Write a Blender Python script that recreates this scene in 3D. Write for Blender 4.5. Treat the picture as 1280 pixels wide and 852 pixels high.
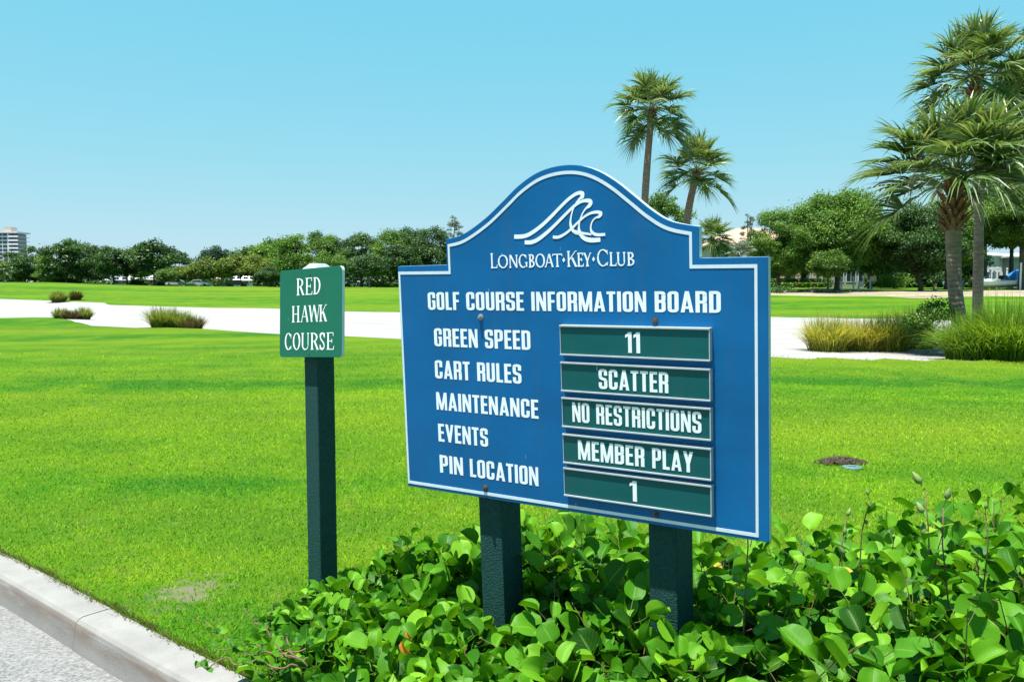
import bpy, bmesh, math, random
import numpy as np
from mathutils import Vector, Matrix
rng = np.random.default_rng(7); random.seed(7)
for o in list(bpy.data.objects): bpy.data.objects.remove(o)
SC = bpy.context.scene
COL = SC.collection

# ------------------------------------------------------------------ camera, sky, sun, exposure
F = 1080.0; CX, CY = 640.0, 426.0; CAMH = 1.55; PITCH = math.atan(68/F)
cam = bpy.data.cameras.new('camera'); co = bpy.data.objects.new('camera', cam); COL.objects.link(co)
cam.sensor_width = 36; cam.lens = 36*F/1280; cam.clip_start = .05; cam.clip_end = 4000
co.location = (0, 0, CAMH); co.rotation_euler = (math.pi/2-PITCH, 0, 0); SC.camera = co
SUN = Vector((-.98, -.86, 5.35)).normalized()
W = bpy.data.worlds.new('World'); SC.world = W; W.use_nodes = True
nt = W.node_tree; bg = nt.nodes['Background']
sky = nt.nodes.new('ShaderNodeTexSky'); sky.sky_type = 'NISHITA'; sky.sun_disc = False
sky.sun_elevation = math.asin(SUN.z); sky.sun_rotation = math.atan2(SUN.x, SUN.y)
sky.altitude = 0; sky.air_density = 1.0; sky.dust_density = .6; sky.ozone_density = 1.5
EXPO = 1.25
sep = nt.nodes.new('ShaderNodeSeparateColor'); cmb = nt.nodes.new('ShaderNodeCombineColor'); nt.links.new(sky.outputs[0], sep.inputs[0])
for i, (p_, c_) in enumerate(((.84, .573), (.23, .774), (.10, .885))):      # a hazier, flatter sky than the clear-air model gives
    m0 = nt.nodes.new('ShaderNodeMath'); m0.operation = 'MULTIPLY'; m0.inputs[1].default_value = .176
    m1 = nt.nodes.new('ShaderNodeMath'); m1.operation = 'POWER'; m1.inputs[1].default_value = p_
    m2 = nt.nodes.new('ShaderNodeMath'); m2.operation = 'MULTIPLY'; m2.inputs[1].default_value = c_/(.08*2**EXPO)
    nt.links.new(sep.outputs[i], m0.inputs[0]); nt.links.new(m0.outputs[0], m1.inputs[0]); nt.links.new(m1.outputs[0], m2.inputs[0]); nt.links.new(m2.outputs[0], cmb.inputs[i])
nt.links.new(cmb.outputs[0], bg.inputs[0])
bg.inputs[1].default_value = .08
sl = bpy.data.lights.new('sun', 'SUN'); so = bpy.data.objects.new('sun', sl); COL.objects.link(so)
sl.energy = 5.0; sl.angle = math.radians(.53); sl.color = (1, .965, .9)
so.rotation_euler = SUN.to_track_quat('Z', 'Y').to_euler(); so.location = (-10, -8, 40)
vs = SC.view_settings; vs.view_transform = 'Standard'; vs.look = 'None'; vs.exposure = EXPO; vs.gamma = 1
SC.cycles.max_bounces = 6; SC.cycles.diffuse_bounces = 3; SC.cycles.transmission_bounces = 3

# ------------------------------------------------------------------ helpers
def X_(px, Y): return (px-CX)/F*Y
def Z_(py, Y): return CAMH-Y*math.tan(PITCH+math.atan((py-CY)/F))
def tag(o, label=None, cat=None, group=None, kind=None):
    if label: o['label'] = label
    if cat: o['category'] = cat
    if group: o['group'] = group
    if kind: o['kind'] = kind
    return o
def empty(name, loc, label, cat, group=None, mat=None):
    o = bpy.data.objects.new(name, None); COL.objects.link(o); o.empty_display_size = .2
    if mat is not None: o.matrix_world = mat
    else: o.location = loc
    return tag(o, label, cat, group)
def link(name, me, mats, parent=None):
    o = bpy.data.objects.new(name, me); COL.objects.link(o)
    if mats is not None and not me.materials:
        for m in (mats if isinstance(mats, (list, tuple)) else [mats]): me.materials.append(m)
    if parent: o.parent = parent
    return o
def npmesh(name, V, faces, rnd=None, smooth=False, uv=None, attrs=None):
    """V (n,3); faces (m,k)"""
    V = np.ascontiguousarray(V, np.float32); faces = np.ascontiguousarray(faces, np.int32)
    me = bpy.data.meshes.new(name); m, k = faces.shape
    me.vertices.add(len(V)); me.vertices.foreach_set('co', V.ravel())
    me.loops.add(m*k); me.loops.foreach_set('vertex_index', faces.ravel())
    me.polygons.add(m); me.polygons.foreach_set('loop_start', np.arange(0, m*k, k, dtype=np.int32))
    if smooth: me.polygons.foreach_set('use_smooth', np.ones(m, bool))
    if rnd is not None:
        a = me.attributes.new('rnd', 'FLOAT', 'POINT'); a.data.foreach_set('value', np.ascontiguousarray(rnd, np.float32))
    if uv is not None:
        a = me.attributes.new('luv', 'FLOAT_VECTOR', 'POINT')
        a.data.foreach_set('vector', np.ascontiguousarray(np.c_[uv, np.zeros(len(uv))], np.float32).ravel())
    me.update(calc_edges=True); me.validate()
    return me
class MB:
    """collects shapes into ONE mesh"""
    def __init__(s): s.v = []; s.f = []; s.m = []
    def add(s, vs, fs, mi=0):
        n = len(s.v); s.v += [tuple(p) for p in vs]; s.f += [[i+n for i in f] for f in fs]; s.m += [mi]*len(fs); return s
    def box(s, x0, x1, y0, y1, z0, z1, mi=0, M=None):
        vs = [Vector((x, y, z)) for z in (z0, z1) for x, y in ((x0, y0), (x1, y0), (x1, y1), (x0, y1))]
        if M is not None: vs = [M @ v for v in vs]
        return s.add(vs, [[3, 2, 1, 0], [4, 5, 6, 7], [0, 1, 5, 4], [1, 2, 6, 5], [2, 3, 7, 6], [3, 0, 4, 7]], mi)
    def tube(s, pts, rad, n=8, mi=0, cap=True):
        pts = [Vector(p) for p in pts]; vs = []; fs = []; N = len(pts)
        if not hasattr(rad, '__len__'): rad = [rad]*N
        ref = Vector((.13, .99, .05)) if abs((pts[-1]-pts[0]).normalized().y) < .9 else Vector((1, 0, .1))
        for i in range(N):
            d = (pts[min(i+1, N-1)]-pts[max(i-1, 0)]).normalized(); a = d.cross(ref).normalized(); b = d.cross(a)
            for k in range(n):
                t = 2*math.pi*k/n; vs.append(pts[i]+(a*math.cos(t)+b*math.sin(t))*rad[i])
        for i in range(N-1):
            for k in range(n): fs.append([i*n+k, i*n+(k+1) % n, (i+1)*n+(k+1) % n, (i+1)*n+k])
        if cap: fs += [list(range(n))[::-1], list(range((N-1)*n, N*n))]
        return s.add(vs, fs, mi)
    def lathe(s, prof, n=16, at=(0, 0, 0), mi=0):
        vs = []; fs = []
        for r, z in prof:
            for k in range(n): vs.append((at[0]+r*math.cos(2*math.pi*k/n), at[1]+r*math.sin(2*math.pi*k/n), at[2]+z))
        for i in range(len(prof)-1):
            for k in range(n): fs.append([i*n+k, i*n+(k+1) % n, (i+1)*n+(k+1) % n, (i+1)*n+k])
        fs += [list(range(n))[::-1], list(range((len(prof)-1)*n, len(prof)*n))]
        return s.add(vs, fs, mi)
    def prism(s, poly, d0, d1, mi=0, plane='xz', back=True):
        """polygon in (x,z) extruded between y=d0 (front) and y=d1"""
        n = len(poly)
        if sum(poly[i][0]*poly[(i+1) % n][1]-poly[(i+1) % n][0]*poly[i][1] for i in range(n)) < 0: poly = poly[::-1]
        vs = [(x, d0, z) for x, z in poly]+[(x, d1, z) for x, z in poly]
        fs = [list(range(n))]+([list(range(n, 2*n))[::-1]] if back else [])+[[(i+1) % n, i, n+i, n+(i+1) % n] for i in range(n)]
        return s.add(vs, fs, mi)
    def build(s, name, mats, parent=None, smooth=False, bevel=0, seg=2):
        me = bpy.data.meshes.new(name); me.from_pydata([tuple(v) for v in s.v], [], s.f)
        me.polygons.foreach_set('material_index', np.array(s.m, np.int32))
        if bevel:
            bm = bmesh.new(); bm.from_mesh(me); bmesh.ops.remove_doubles(bm, verts=bm.verts, dist=1e-5)
            es = [e for e in bm.edges if len(e.link_faces) == 2 and e.calc_face_angle(0) > .6]
            bmesh.ops.bevel(bm, geom=es, offset=bevel, segments=seg, affect='EDGES', profile=.6, clamp_overlap=True)
            bm.to_mesh(me); bm.free()
        if smooth: me.polygons.foreach_set('use_smooth', np.ones(len(me.polygons), bool))
        me.update()
        return link(name, me, mats, parent)

def mat(name, c1, c2=None, scale=8, rough=.6, spec=.4, bump=0, bscale=None, detail=4, metallic=0, coords='Object', extra=None, stretch=None):
    m = bpy.data.materials.new(name); m.use_nodes = True; t = m.node_tree; b = t.nodes['Principled BSDF']
    b.inputs['Roughness'].default_value = rough; b.inputs['Specular IOR Level'].default_value = spec; b.inputs['Metallic'].default_value = metallic
    tc = t.nodes.new('ShaderNodeTexCoord'); src = tc.outputs[coords]
    if stretch:
        mp = t.nodes.new('ShaderNodeMapping'); mp.inputs['Scale'].default_value = stretch; t.links.new(src, mp.inputs[0]); src = mp.outputs[0]
    if c2 is None: c2 = tuple(v*.82 for v in c1)
    n = t.nodes.new('ShaderNodeTexNoise'); n.inputs['Scale'].default_value = scale; n.inputs['Detail'].default_value = detail; n.inputs['Roughness'].default_value = .6
    t.links.new(src, n.inputs['Vector'])
    r = t.nodes.new('ShaderNodeValToRGB'); r.color_ramp.elements[0].position = .3; r.color_ramp.elements[1].position = .7
    r.color_ramp.elements[0].color = (*c1, 1); r.color_ramp.elements[1].color = (*c2, 1)
    t.links.new(n.outputs[0], r.inputs[0]); t.links.new(r.outputs[0], b.inputs['Base Color'])
    if bump:
        n2 = t.nodes.new('ShaderNodeTexNoise'); n2.inputs['Scale'].default_value = bscale or scale*4; n2.inputs['Detail'].default_value = 3
        t.links.new(src, n2.inputs['Vector'])
        bp = t.nodes.new('ShaderNodeBump'); bp.inputs['Strength'].default_value = bump; bp.inputs['Distance'].default_value = .01
        t.links.new(n2.outputs[0], bp.inputs['Height']); t.links.new(bp.outputs[0], b.inputs['Normal'])
    return m
def leafmat(name, cols, trans=.3, rough=.5, spec=.3, veins=False, tcol=None):
    """foliage: colour ramp over the per-leaf attribute, part of the light passes through"""
    m = bpy.data.materials.new(name); m.use_nodes = True; t = m.node_tree; b = t.nodes['Principled BSDF']
    b.inputs['Roughness'].default_value = rough; b.inputs['Specular IOR Level'].default_value = spec
    at = t.nodes.new('ShaderNodeAttribute'); at.attribute_name = 'rnd'
    r = t.nodes.new('ShaderNodeValToRGB'); e = r.color_ramp.elements
    while len(e) < len(cols): e.new(.5)
    for i, c in enumerate(cols): e[i].position = i/(len(cols)-1); e[i].color = (*c, 1)
    t.links.new(at.outputs['Fac'], r.inputs[0]); col = r.outputs[0]
    if veins:
        lu = t.nodes.new('ShaderNodeAttribute'); lu.attribute_name = 'luv'
        sx = t.nodes.new('ShaderNodeSeparateXYZ'); t.links.new(lu.outputs['Vector'], sx.inputs[0])
        ab = t.nodes.new('ShaderNodeMath'); ab.operation = 'ABSOLUTE'; t.links.new(sx.outputs[0], ab.inputs[0])
        mid = t.nodes.new('ShaderNodeMapRange'); mid.inputs[1].default_value = .02; mid.inputs[2].default_value = .09; mid.inputs[3].default_value = 1; mid.inputs[4].default_value = 0
        t.links.new(ab.outputs[0], mid.inputs[0])
        # side veins: rise outwards from the midrib
        ma = t.nodes.new('ShaderNodeMath'); ma.operation = 'MULTIPLY_ADD'; ma.inputs[1].default_value = -.45
        t.links.new(ab.outputs[0], ma.inputs[0]); t.links.new(sx.outputs[1], ma.inputs[2])
        fr = t.nodes.new('ShaderNodeMath'); fr.operation = 'MULTIPLY'; fr.inputs[1].default_value = 7; t.links.new(ma.outputs[0], fr.inputs[0])
        f2 = t.nodes.new('ShaderNodeMath'); f2.operation = 'PINGPONG'; f2.inputs[1].default_value = .5; t.links.new(fr.outputs[0], f2.inputs[0])
        vn = t.nodes.new('ShaderNodeMapRange'); vn.inputs[1].default_value = .0; vn.inputs[2].default_value = .09; vn.inputs[3].default_value = .4; vn.inputs[4].default_value = 0
        t.links.new(f2.outputs[0], vn.inputs[0])
        mx = t.nodes.new('ShaderNodeMath'); mx.operation = 'MAXIMUM'; t.links.new(mid.outputs[0], mx.inputs[0]); t.links.new(vn.outputs[0], mx.inputs[1])
        sc = t.nodes.new('ShaderNodeMath'); sc.operation = 'MULTIPLY'; sc.inputs[1].default_value = .55; t.links.new(mx.outputs[0], sc.inputs[0])
        mm = t.nodes.new('ShaderNodeMix'); mm.data_type = 'RGBA'; t.links.new(sc.outputs[0], mm.inputs[0]); t.links.new(col, mm.inputs[6])
        mm.inputs[7].default_value = (.16, .30, .05, 1); col = mm.outputs[2]
        bp = t.nodes.new('ShaderNodeBump'); bp.inputs['Strength'].default_value = .25; bp.inputs['Distance'].default_value = .003; bp.invert = True
        t.links.new(mx.outputs[0], bp.inputs['Height']); t.links.new(bp.outputs[0], b.inputs['Normal'])
    t.links.new(col, b.inputs['Base Color'])
    tr = t.nodes.new('ShaderNodeBsdfTranslucent'); mulc = t.nodes.new('ShaderNodeMix'); mulc.data_type = 'RGBA'; mulc.blend_type = 'MULTIPLY'; mulc.inputs[0].default_value = 1
    mulc.inputs[7].default_value = (*(tcol or (1.5, 1.35, .6)), 1); t.links.new(col, mulc.inputs[6]); t.links.new(mulc.outputs[2], tr.inputs[0])
    ms = t.nodes.new('ShaderNodeMixShader'); ms.inputs[0].default_value = trans
    t.links.new(b.outputs[0], ms.inputs[1]); t.links.new(tr.outputs[0], ms.inputs[2])
    t.links.new(ms.outputs[0], t.nodes['Material Output'].inputs[0])
    return m

# ------------------------------------------------------------------ terrain
def S(a, b, x): t = np.clip((x-a)/(b-a), 0, 1); return t*t*(3-2*t)
def base_h(x, y):
    x = np.asarray(x, float); y = np.asarray(y, float)
    z = 1.34*S(49, 110, y)+.12*S(112, 200, y)
    z = z+.75*np.exp(-((x+66)/24)**2-((y-104)/24)**2)
    z = z+.22*np.exp(-((x+25)/9)**2-((y-34)/5)**2)
    z = z+(.05*np.sin(x*.21+y*.13)+.04*np.sin(x*.11-y*.27+1)+.02*np.sin(x*.6+y*.5))*S(5, 14, y)*(1-S(120, 200, y))
    return z
def sdf(poly, x, y):
    """signed distance, negative inside"""
    P = np.array(poly, float); Q = np.roll(P, -1, 0); d = np.full(x.shape, 1e9); ins = np.zeros(x.shape, bool)
    for (ax, ay), (bx, by) in zip(P, Q):
        ex, ey = bx-ax, by-ay; t = np.clip(((x-ax)*ex+(y-ay)*ey)/(ex*ex+ey*ey+1e-12), 0, 1)
        d = np.minimum(d, np.hypot(x-ax-t*ex, y-ay-t*ey))
        if ay != by: ins ^= ((ay > y) != (by > y)) & (x < (bx-ax)*(y-ay)/(by-ay)+ax)
    return np.where(ins, -d, d)
def smooth_poly(pts, n=6):
    P = np.array(pts, float); out = []; N = len(P)
    for i in range(N):
        p0, p1, p2, p3 = P[i-1], P[i], P[(i+1) % N], P[(i+2) % N]
        for k in range(n):
            t = k/n; out.append(.5*((2*p1)+(p2-p0)*t+(2*p0-5*p1+4*p2-p3)*t*t+(3*p1-p0-3*p2+p3)*t**3))
    return np.array(out)
GS = 1.55/1.42
def gs(Y): return Y*GS if Y < 62 else Y
def gp(px, Y): Y = gs(Y); return (X_(px, Y), Y)
BUNKER = smooth_poly([gp(-150, 40), gp(-30, 37), gp(60, 34.5), gp(118, 29), gp(220, 28), gp(335, 25.8), gp(500, 22.6), gp(700, 20), gp(960, 17.3), gp(1120, 16.8), gp(1280, 17), gp(1400, 18),
                      gp(1420, 30), gp(1260, 37), gp(1100, 38.5), gp(960, 40), gp(800, 44), gp(640, 48), gp(520, 48.5), gp(440, 49.5), gp(395, 53.5), gp(330, 53), gp(150, 56), gp(130, 66), gp(68, 69), gp(0, 72), gp(-150, 75)])
DIRT = smooth_poly([gp(930, 83), gp(1030, 79), gp(1100, 80), gp(1150, 76), gp(1220, 79), gp(1330, 78), gp(1480, 80), gp(1480, 98), gp(1280, 97), gp(1130, 98), gp(1040, 96), gp(960, 95), gp(880, 93), gp(870, 86)])
KD = np.array([.765, -.644]); KN = np.array([.644, .765]); KP = np.array([-1.022, 3.307])    # kerb line
def st(x, y): return (x-KP[0])*KD[0]+(y-KP[1])*KD[1], (x-KP[0])*KN[0]+(y-KP[1])*KN[1]
BED = smooth_poly([(-.90, 3.24), (-.97, 3.60), (-.94, 3.98), (-.55, 4.22), (0, 4.22), (.7, 4.0), (1.5, 4.0), (2.6, 4.2), (3.6, 4.0), (4.6, 3.2), (3.0, -.03), (2.0, .80), (1.0, 1.65), (0, 2.50), (-.6, 3.0)], 4)
def ground_h(x, y):
    x = np.asarray(x, float); y = np.asarray(y, float)
    d = sdf(BUNKER, x, y)
    return base_h(x, y)-.10*S(0, 2.5, -d)+.05*np.exp(-(np.maximum(d, 0)/.8)**2)*(d > -.01)
nS, nT = 230, 250
sv = np.sinh(np.linspace(-7.6, 7.6, nS))/np.sinh(7.6)*2200-2
tv = np.r_[0, np.geomspace(.12, 2200, nT)]
SS, TT = np.meshgrid(sv, tv); GX = KP[0]+SS*KD[0]+TT*KN[0]; GY = KP[1]+SS*KD[1]+TT*KN[1]
GZ = ground_h(GX, GY)
V = np.c_[GX.ravel(), GY.ravel(), GZ.ravel()]; idx = np.arange(V.shape[0]).reshape(GX.shape)
a, b, c, d = idx[:-1, :-1].ravel(), idx[:-1, 1:].ravel(), idx[1:, 1:].ravel(), idx[1:, :-1].ravel()
T_ = np.r_[np.c_[a, b, c], np.c_[a, c, d]]
def clip_tris(V, T, poly):
    """cut triangles along the outline; returns V, outside, inside"""
    D = sdf(poly, V[:, 0], V[:, 1]); dt = D[T]; ins = (dt < 0).all(1); out = (dt >= 0).all(1); mid = ~(ins | out)
    V = list(map(tuple, V)); I = []; O = []
    def cut(i, j):
        t = D[i]/(D[i]-D[j]); V.append(tuple(V[i][k]+(V[j][k]-V[i][k])*t for k in range(3))); return len(V)-1
    for tri in T[mid]:
        neg = [int(i) for i in tri if D[i] < 0]
        k = [j for j in range(3) if (D[tri[j]] < 0) == (len(neg) == 1)][0]
        p, q, r = int(tri[k]), int(tri[(k+1) % 3]), int(tri[(k+2) % 3]); u = cut(p, q); w = cut(p, r)
        A, B = ([(p, u, w)], [(u, q, r), (u, r, w)])
        if len(neg) == 1: I += A; O += B
        else: O += A; I += B
    z = np.zeros((0, 3), int)
    return np.array(V), np.r_[T[out], np.array(O) if O else z], np.r_[T[ins], np.array(I) if I else z]
V, T_, tb = clip_tris(V, T_, BUNKER)
V, T_, td = clip_tris(V, T_, DIRT)
V, T_, tbed = clip_tris(V, T_, BED)
def sub(V, T): u, inv = np.unique(T, return_inverse=True); return V[u], inv.reshape(T.shape)
PATCH = gp(228, 3.95)    # worn sandy spot by the kerb
def nodes_mat(name): m = bpy.data.materials.new(name); m.use_nodes = True; t = m.node_tree; return m, t, t.nodes['Principled BSDF']
class N:
    """tiny node shorthand"""
    def __init__(s, t): s.t = t
    def val(s, n, i, v):
        if hasattr(v, 'is_linked'): s.t.links.new(v, n.inputs[i])
        else: n.inputs[i].default_value = v
    def noise(s, vec, sc, det=4, rough=.6):
        n = s.t.nodes.new('ShaderNodeTexNoise'); s.t.links.new(vec, n.inputs['Vector']); n.inputs['Scale'].default_value = sc; n.inputs['Detail'].default_value = det; n.inputs['Roughness'].default_value = rough; return n.outputs[0]
    def math(s, op, a, b=0, c=0):
        n = s.t.nodes.new('ShaderNodeMath'); n.operation = op; s.val(n, 0, a); s.val(n, 1, b); s.val(n, 2, c); return n.outputs[0]
    def rng(s, v, a, b, c=0, d=1):
        n = s.t.nodes.new('ShaderNodeMapRange'); s.val(n, 0, v)
        for i, k in enumerate((a, b, c, d)): n.inputs[i+1].default_value = k
        return n.outputs[0]
    def mix(s, f, a, b, mode='MIX'):
        n = s.t.nodes.new('ShaderNodeMix'); n.data_type = 'RGBA'; n.blend_type = mode; s.val(n, 0, f)
        s.val(n, 6, a if hasattr(a, 'is_linked') else (*a, 1)); s.val(n, 7, b if hasattr(b, 'is_linked') else (*b, 1)); return n.outputs[2]
    def map(s, vec, scale, rot=(0, 0, 0)):
        n = s.t.nodes.new('ShaderNodeMapping'); s.t.links.new(vec, n.inputs[0]); n.inputs['Scale'].default_value = scale; n.inputs['Rotation'].default_value = rot; return n.outputs[0]
    def bump(s, h, st, dist=.01):
        n = s.t.nodes.new('ShaderNodeBump'); n.inputs['Strength'].default_value = st; n.inputs['Distance'].default_value = dist; s.t.links.new(h, n.inputs['Height']); return n.outputs[0]
LG1, LG2, LGY, LGO = (.038, .142, .009), (.092, .212, .007), (.150, .230, .012), (.20, .20, .055)
def grass_colour(n, t, P, blade=None):
    """lawn colour: mown bands, yellow patches, dry specks"""
    big = n.noise(n.map(P, (.10, .16, .1)), 1, 3); mid = n.noise(P, .8, 5); fine = n.noise(P, 7, 3)
    stripe = n.noise(n.map(P, (.03, .55, .1), (0, 0, .10)), 1, 2); st2 = n.noise(n.map(P, (.012, .16, .1), (0, 0, -.05)), 1, 3)
    f = n.math('ADD', n.math('MULTIPLY', big, .35), n.math('ADD', n.math('MULTIPLY', mid, .35), n.math('MULTIPLY', stripe, .30)))
    c = n.mix(n.rng(f, .44, .58), LG1, LG2)
    c = n.mix(n.rng(n.math('ADD', n.math('MULTIPLY', mid, .55), n.math('MULTIPLY', fine, .45)), .50, .68, 0, .7), c, LGY)
    c = n.mix(n.rng(st2, .46, .62, 0, .75), c, LGY)
    spk = n.math('MULTIPLY', n.rng(n.noise(P, 3.1, 5, .7), .56, .70), n.rng(n.noise(P, 21, 3, .7), .48, .62))
    return n.mix(n.math('MULTIPLY', spk, .7), c, LGO)
def lawn_mat():
    m, t, b = nodes_mat('mown_turf'); n = N(t); tc = t.nodes.new('ShaderNodeTexCoord'); P = tc.outputs['Object']
    c = grass_colour(n, t, P)
    sp = t.nodes.new('ShaderNodeSeparateXYZ'); t.links.new(P, sp.inputs[0])
    g = n.noise(n.map(P, (60, 60, 60)), 1, 3, .7)
    c = n.mix(n.rng(g, .35, .7, 0, .32), c, n.mix(1, c, (.45, .55, .5), 'MULTIPLY'))
    far = n.noise(P, 3.5, 5, .75)
    c = n.mix(n.rng(far, .38, .68, .0, .26), c, n.mix(1, c, (.62, .72, .6), 'MULTIPLY'))
    # worn sandy spot near the kerb
    dx = n.math('SUBTRACT', sp.outputs[0], PATCH[0]); dy = n.math('SUBTRACT', sp.outputs[1], PATCH[1])
    dist = n.math('SQRT', n.math('ADD', n.math('MULTIPLY', dx, dx), n.math('MULTIPLY', n.math('MULTIPLY', dy, dy), .6)))
    w = n.rng(n.math('ADD', dist, n.math("MULTIPLY", n.noise(P, 11, 5), .8)), .42, .60, 1, 0)
    c = n.mix(n.math('MULTIPLY', w, .75), c, (.20, .17, .11))
    c = n.mix(1, c, (.84, .80, 1.0), 'MULTIPLY')      # whole turf dimmed: stands in for blade shade where no blades grow
    t.links.new(c, b.inputs['Base Color']); b.inputs['Roughness'].default_value = .9; b.inputs['Specular IOR Level'].default_value = .03
    t.links.new(n.bump(n.math('ADD', g, n.math('MULTIPLY', far, .8)), .7, .03), b.inputs['Normal'])
    return m
def sand_mat():
    m, t, b = nodes_mat('white_sand'); n = N(t); tc = t.nodes.new('ShaderNodeTexCoord'); P = tc.outputs['Object']
    c = n.mix(n.rng(n.noise(n.map(P, (.35, .8, 1)), .6, 6, .65), .40, .66), (.295, .283, .278), (.235, .222, .217))
    c = n.mix(n.rng(n.noise(P, 14, 4, .7), .45, .75, 0, .5), c, (.165, .152, .15))
    t.links.new(c, b.inputs['Base Color']); b.inputs['Roughness'].default_value = .9
    t.links.new(n.bump(n.math('ADD', n.noise(n.map(P, (1.2, 6, 1), (0, 0, .3)), 1.5, 4), n.noise(P, 25, 3)), .6, .04), b.inputs['Normal'])
    return m
def dirt_mat(nm, a, b_, c_):
    m, t, b = nodes_mat(nm); n = N(t); tc = t.nodes.new('ShaderNodeTexCoord'); P = tc.outputs['Object']
    c = n.mix(n.rng(n.noise(n.map(P, (.12, .5, 1)), 1, 5), .38, .62), a, b_); c = n.mix(n.rng(n.noise(P, 2.2, 5), .45, .7), c, c_)
    t.links.new(c, b.inputs['Base Color']); b.inputs['Roughness'].default_value = .95
    return m
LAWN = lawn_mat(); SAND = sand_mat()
far_ = V[T_][:, :, 1].mean(1) > 236  # unseen land behind the trees, coloured dull to cut green bounce on the tower
v_, t_ = sub(V, T_[far_]); tag(link('far_ground', npmesh('far_ground', v_, t_, smooth=True), mat('low_bounce_land', (.07, .085, .05), (.15, .145, .13), .02, .9, .05)), kind='structure')
T_ = T_[~far_]
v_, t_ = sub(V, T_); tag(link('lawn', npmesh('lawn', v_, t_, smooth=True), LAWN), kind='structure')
v_, t_ = sub(V, tb); tag(link('sand_bunker', npmesh('sand_bunker', v_, t_, smooth=True), SAND), kind='structure')
v_, t_ = sub(V, td); tag(link('bare_ground', npmesh('bare_ground', v_, t_, smooth=True), dirt_mat('bare_earth', (.20, .145, .105), (.33, .27, .21), (.13, .15, .03))), kind='structure')
v_, t_ = sub(V, tbed); tag(link('planting_bed', npmesh('planting_bed', v_, t_, smooth=True), mat('bed_soil', (.03, .022, .015), (.09, .07, .05), 18, .95, .1, .6, 40)), kind='structure')

# ------------------------------------------------------------------ road, kerb, ground behind
def road_mat():
    m, t, b = nodes_mat('worn_asphalt'); n = N(t); tc = t.nodes.new('ShaderNodeTexCoord'); P = tc.outputs['Object']
    vo = t.nodes.new('ShaderNodeTexVoronoi'); vo.inputs['Scale'].default_value = 85; t.links.new(P, vo.inputs['Vector'])
    sp = t.nodes.new('ShaderNodeSeparateColor'); t.links.new(vo.outputs['Color'], sp.inputs[0])
    c = n.mix(n.rng(sp.outputs[0], .1, .9), (.10, .10, .10), (.205, .203, .20))
    c = n.mix(n.rng(n.noise(P, 1.6, 5), .35, .7, 0, .5), c, (.19, .185, .18))
    c = n.mix(n.rng(n.noise(P, 45, 3), .58, .7, 0, .8), c, (.055, .052, .05))
    t.links.new(c, b.inputs['Base Color']); b.inputs['Roughness'].default_value = .85
    t.links.new(n.bump(vo.outputs['Distance'], .6, .006), b.inputs['Normal']); return m
def kerb_mat():
    m, t, b = nodes_mat('kerb_concrete'); n = N(t); tc = t.nodes.new('ShaderNodeTexCoord'); P = tc.outputs['Object']
    c = n.mix(n.rng(n.noise(P, 4, 6), .3, .7), (.235, .226, .215), (.175, .168, .16))
    c = n.mix(n.rng(n.noise(P, 60, 3), .55, .75, 0, .6), c, (.16, .15, .135))
    # rusty tyre scuffs along the upper face
    sp = t.nodes.new('ShaderNodeSeparateXYZ'); t.links.new(P, sp.inputs[0])
    band = n.math('MULTIPLY', n.rng(sp.outputs[2], -.115, -.05), n.rng(sp.outputs[2], -.004, -.022))
    w = n.math('MULTIPLY', band, n.rng(n.noise(n.map(P, (2.2, 2.2, 14)), 1.2, 5), .36, .54))
    c = n.mix(n.math('MULTIPLY', w, .62), c, (.13, .085, .06))
    w2 = n.math('MULTIPLY', n.rng(sp.outputs[2], -.095, -.13), n.rng(n.noise(P, 5, 4), .35, .6))
    c = n.mix(n.math('MULTIPLY', w2, .5), c, (.19, .185, .17))
    t.links.new(c, b.inputs['Base Color']); b.inputs['Roughness'].default_value = .9
    t.links.new(n.bump(n.noise(P, 90, 4), .35, .004), b.inputs['Normal']); return m
KM = Matrix(((KD[0], KN[0], 0, KP[0]), (KD[1], KN[1], 0, KP[1]), (0, 0, 1, 0), (0, 0, 0, 1)))   # local x along the kerb, y towards the lawn
prof = [(0, -.3), (0, .006), (-.01, .012), (-.135, .010), (-.155, .004), (-.168, -.010), (-.174, -.03), (-.192, -.155), (-.192, -.3)]
mb = MB(); L = 3.05; s0 = -1.17
for k in range(-16, 14):
    a0, a1 = s0+k*L+.004, s0+(k+1)*L-.004; n = len(prof); ss = np.linspace(a0, a1, 12)
    vs = [KM @ Vector((s, y+.004*math.sin(s*1.7+k), z+.002*math.sin(s*2.9))) for s in ss for y, z in prof]
    fs = [[i*n+j, i*n+(j+1) % n, (i+1)*n+(j+1) % n, (i+1)*n+j] for i in range(11) for j in range(n)]
    fs += [list(range(n))[::-1], list(range(11*n, 12*n))]; mb.add(vs, fs)
tag(mb.build('kerb', kerb_mat(), smooth=False), kind='structure')
mb = MB(); mb.add([KM @ Vector(p) for p in ((-500, -9, -.13), (500, -9, -.13), (500, -.18, -.135), (-500, -.18, -.135))], [[0, 1, 2, 3]])
tag(mb.build('road', road_mat()), kind='structure')
mb = MB(); mb.add([KM @ Vector(p) for p in ((-2200, -2200, -.16), (2200, -2200, -.16), (2200, -.05, -.16), (-2200, -.05, -.16))], [[0, 1, 2, 3]])
tag(mb.build('ground', LAWN), kind='structure')

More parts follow.
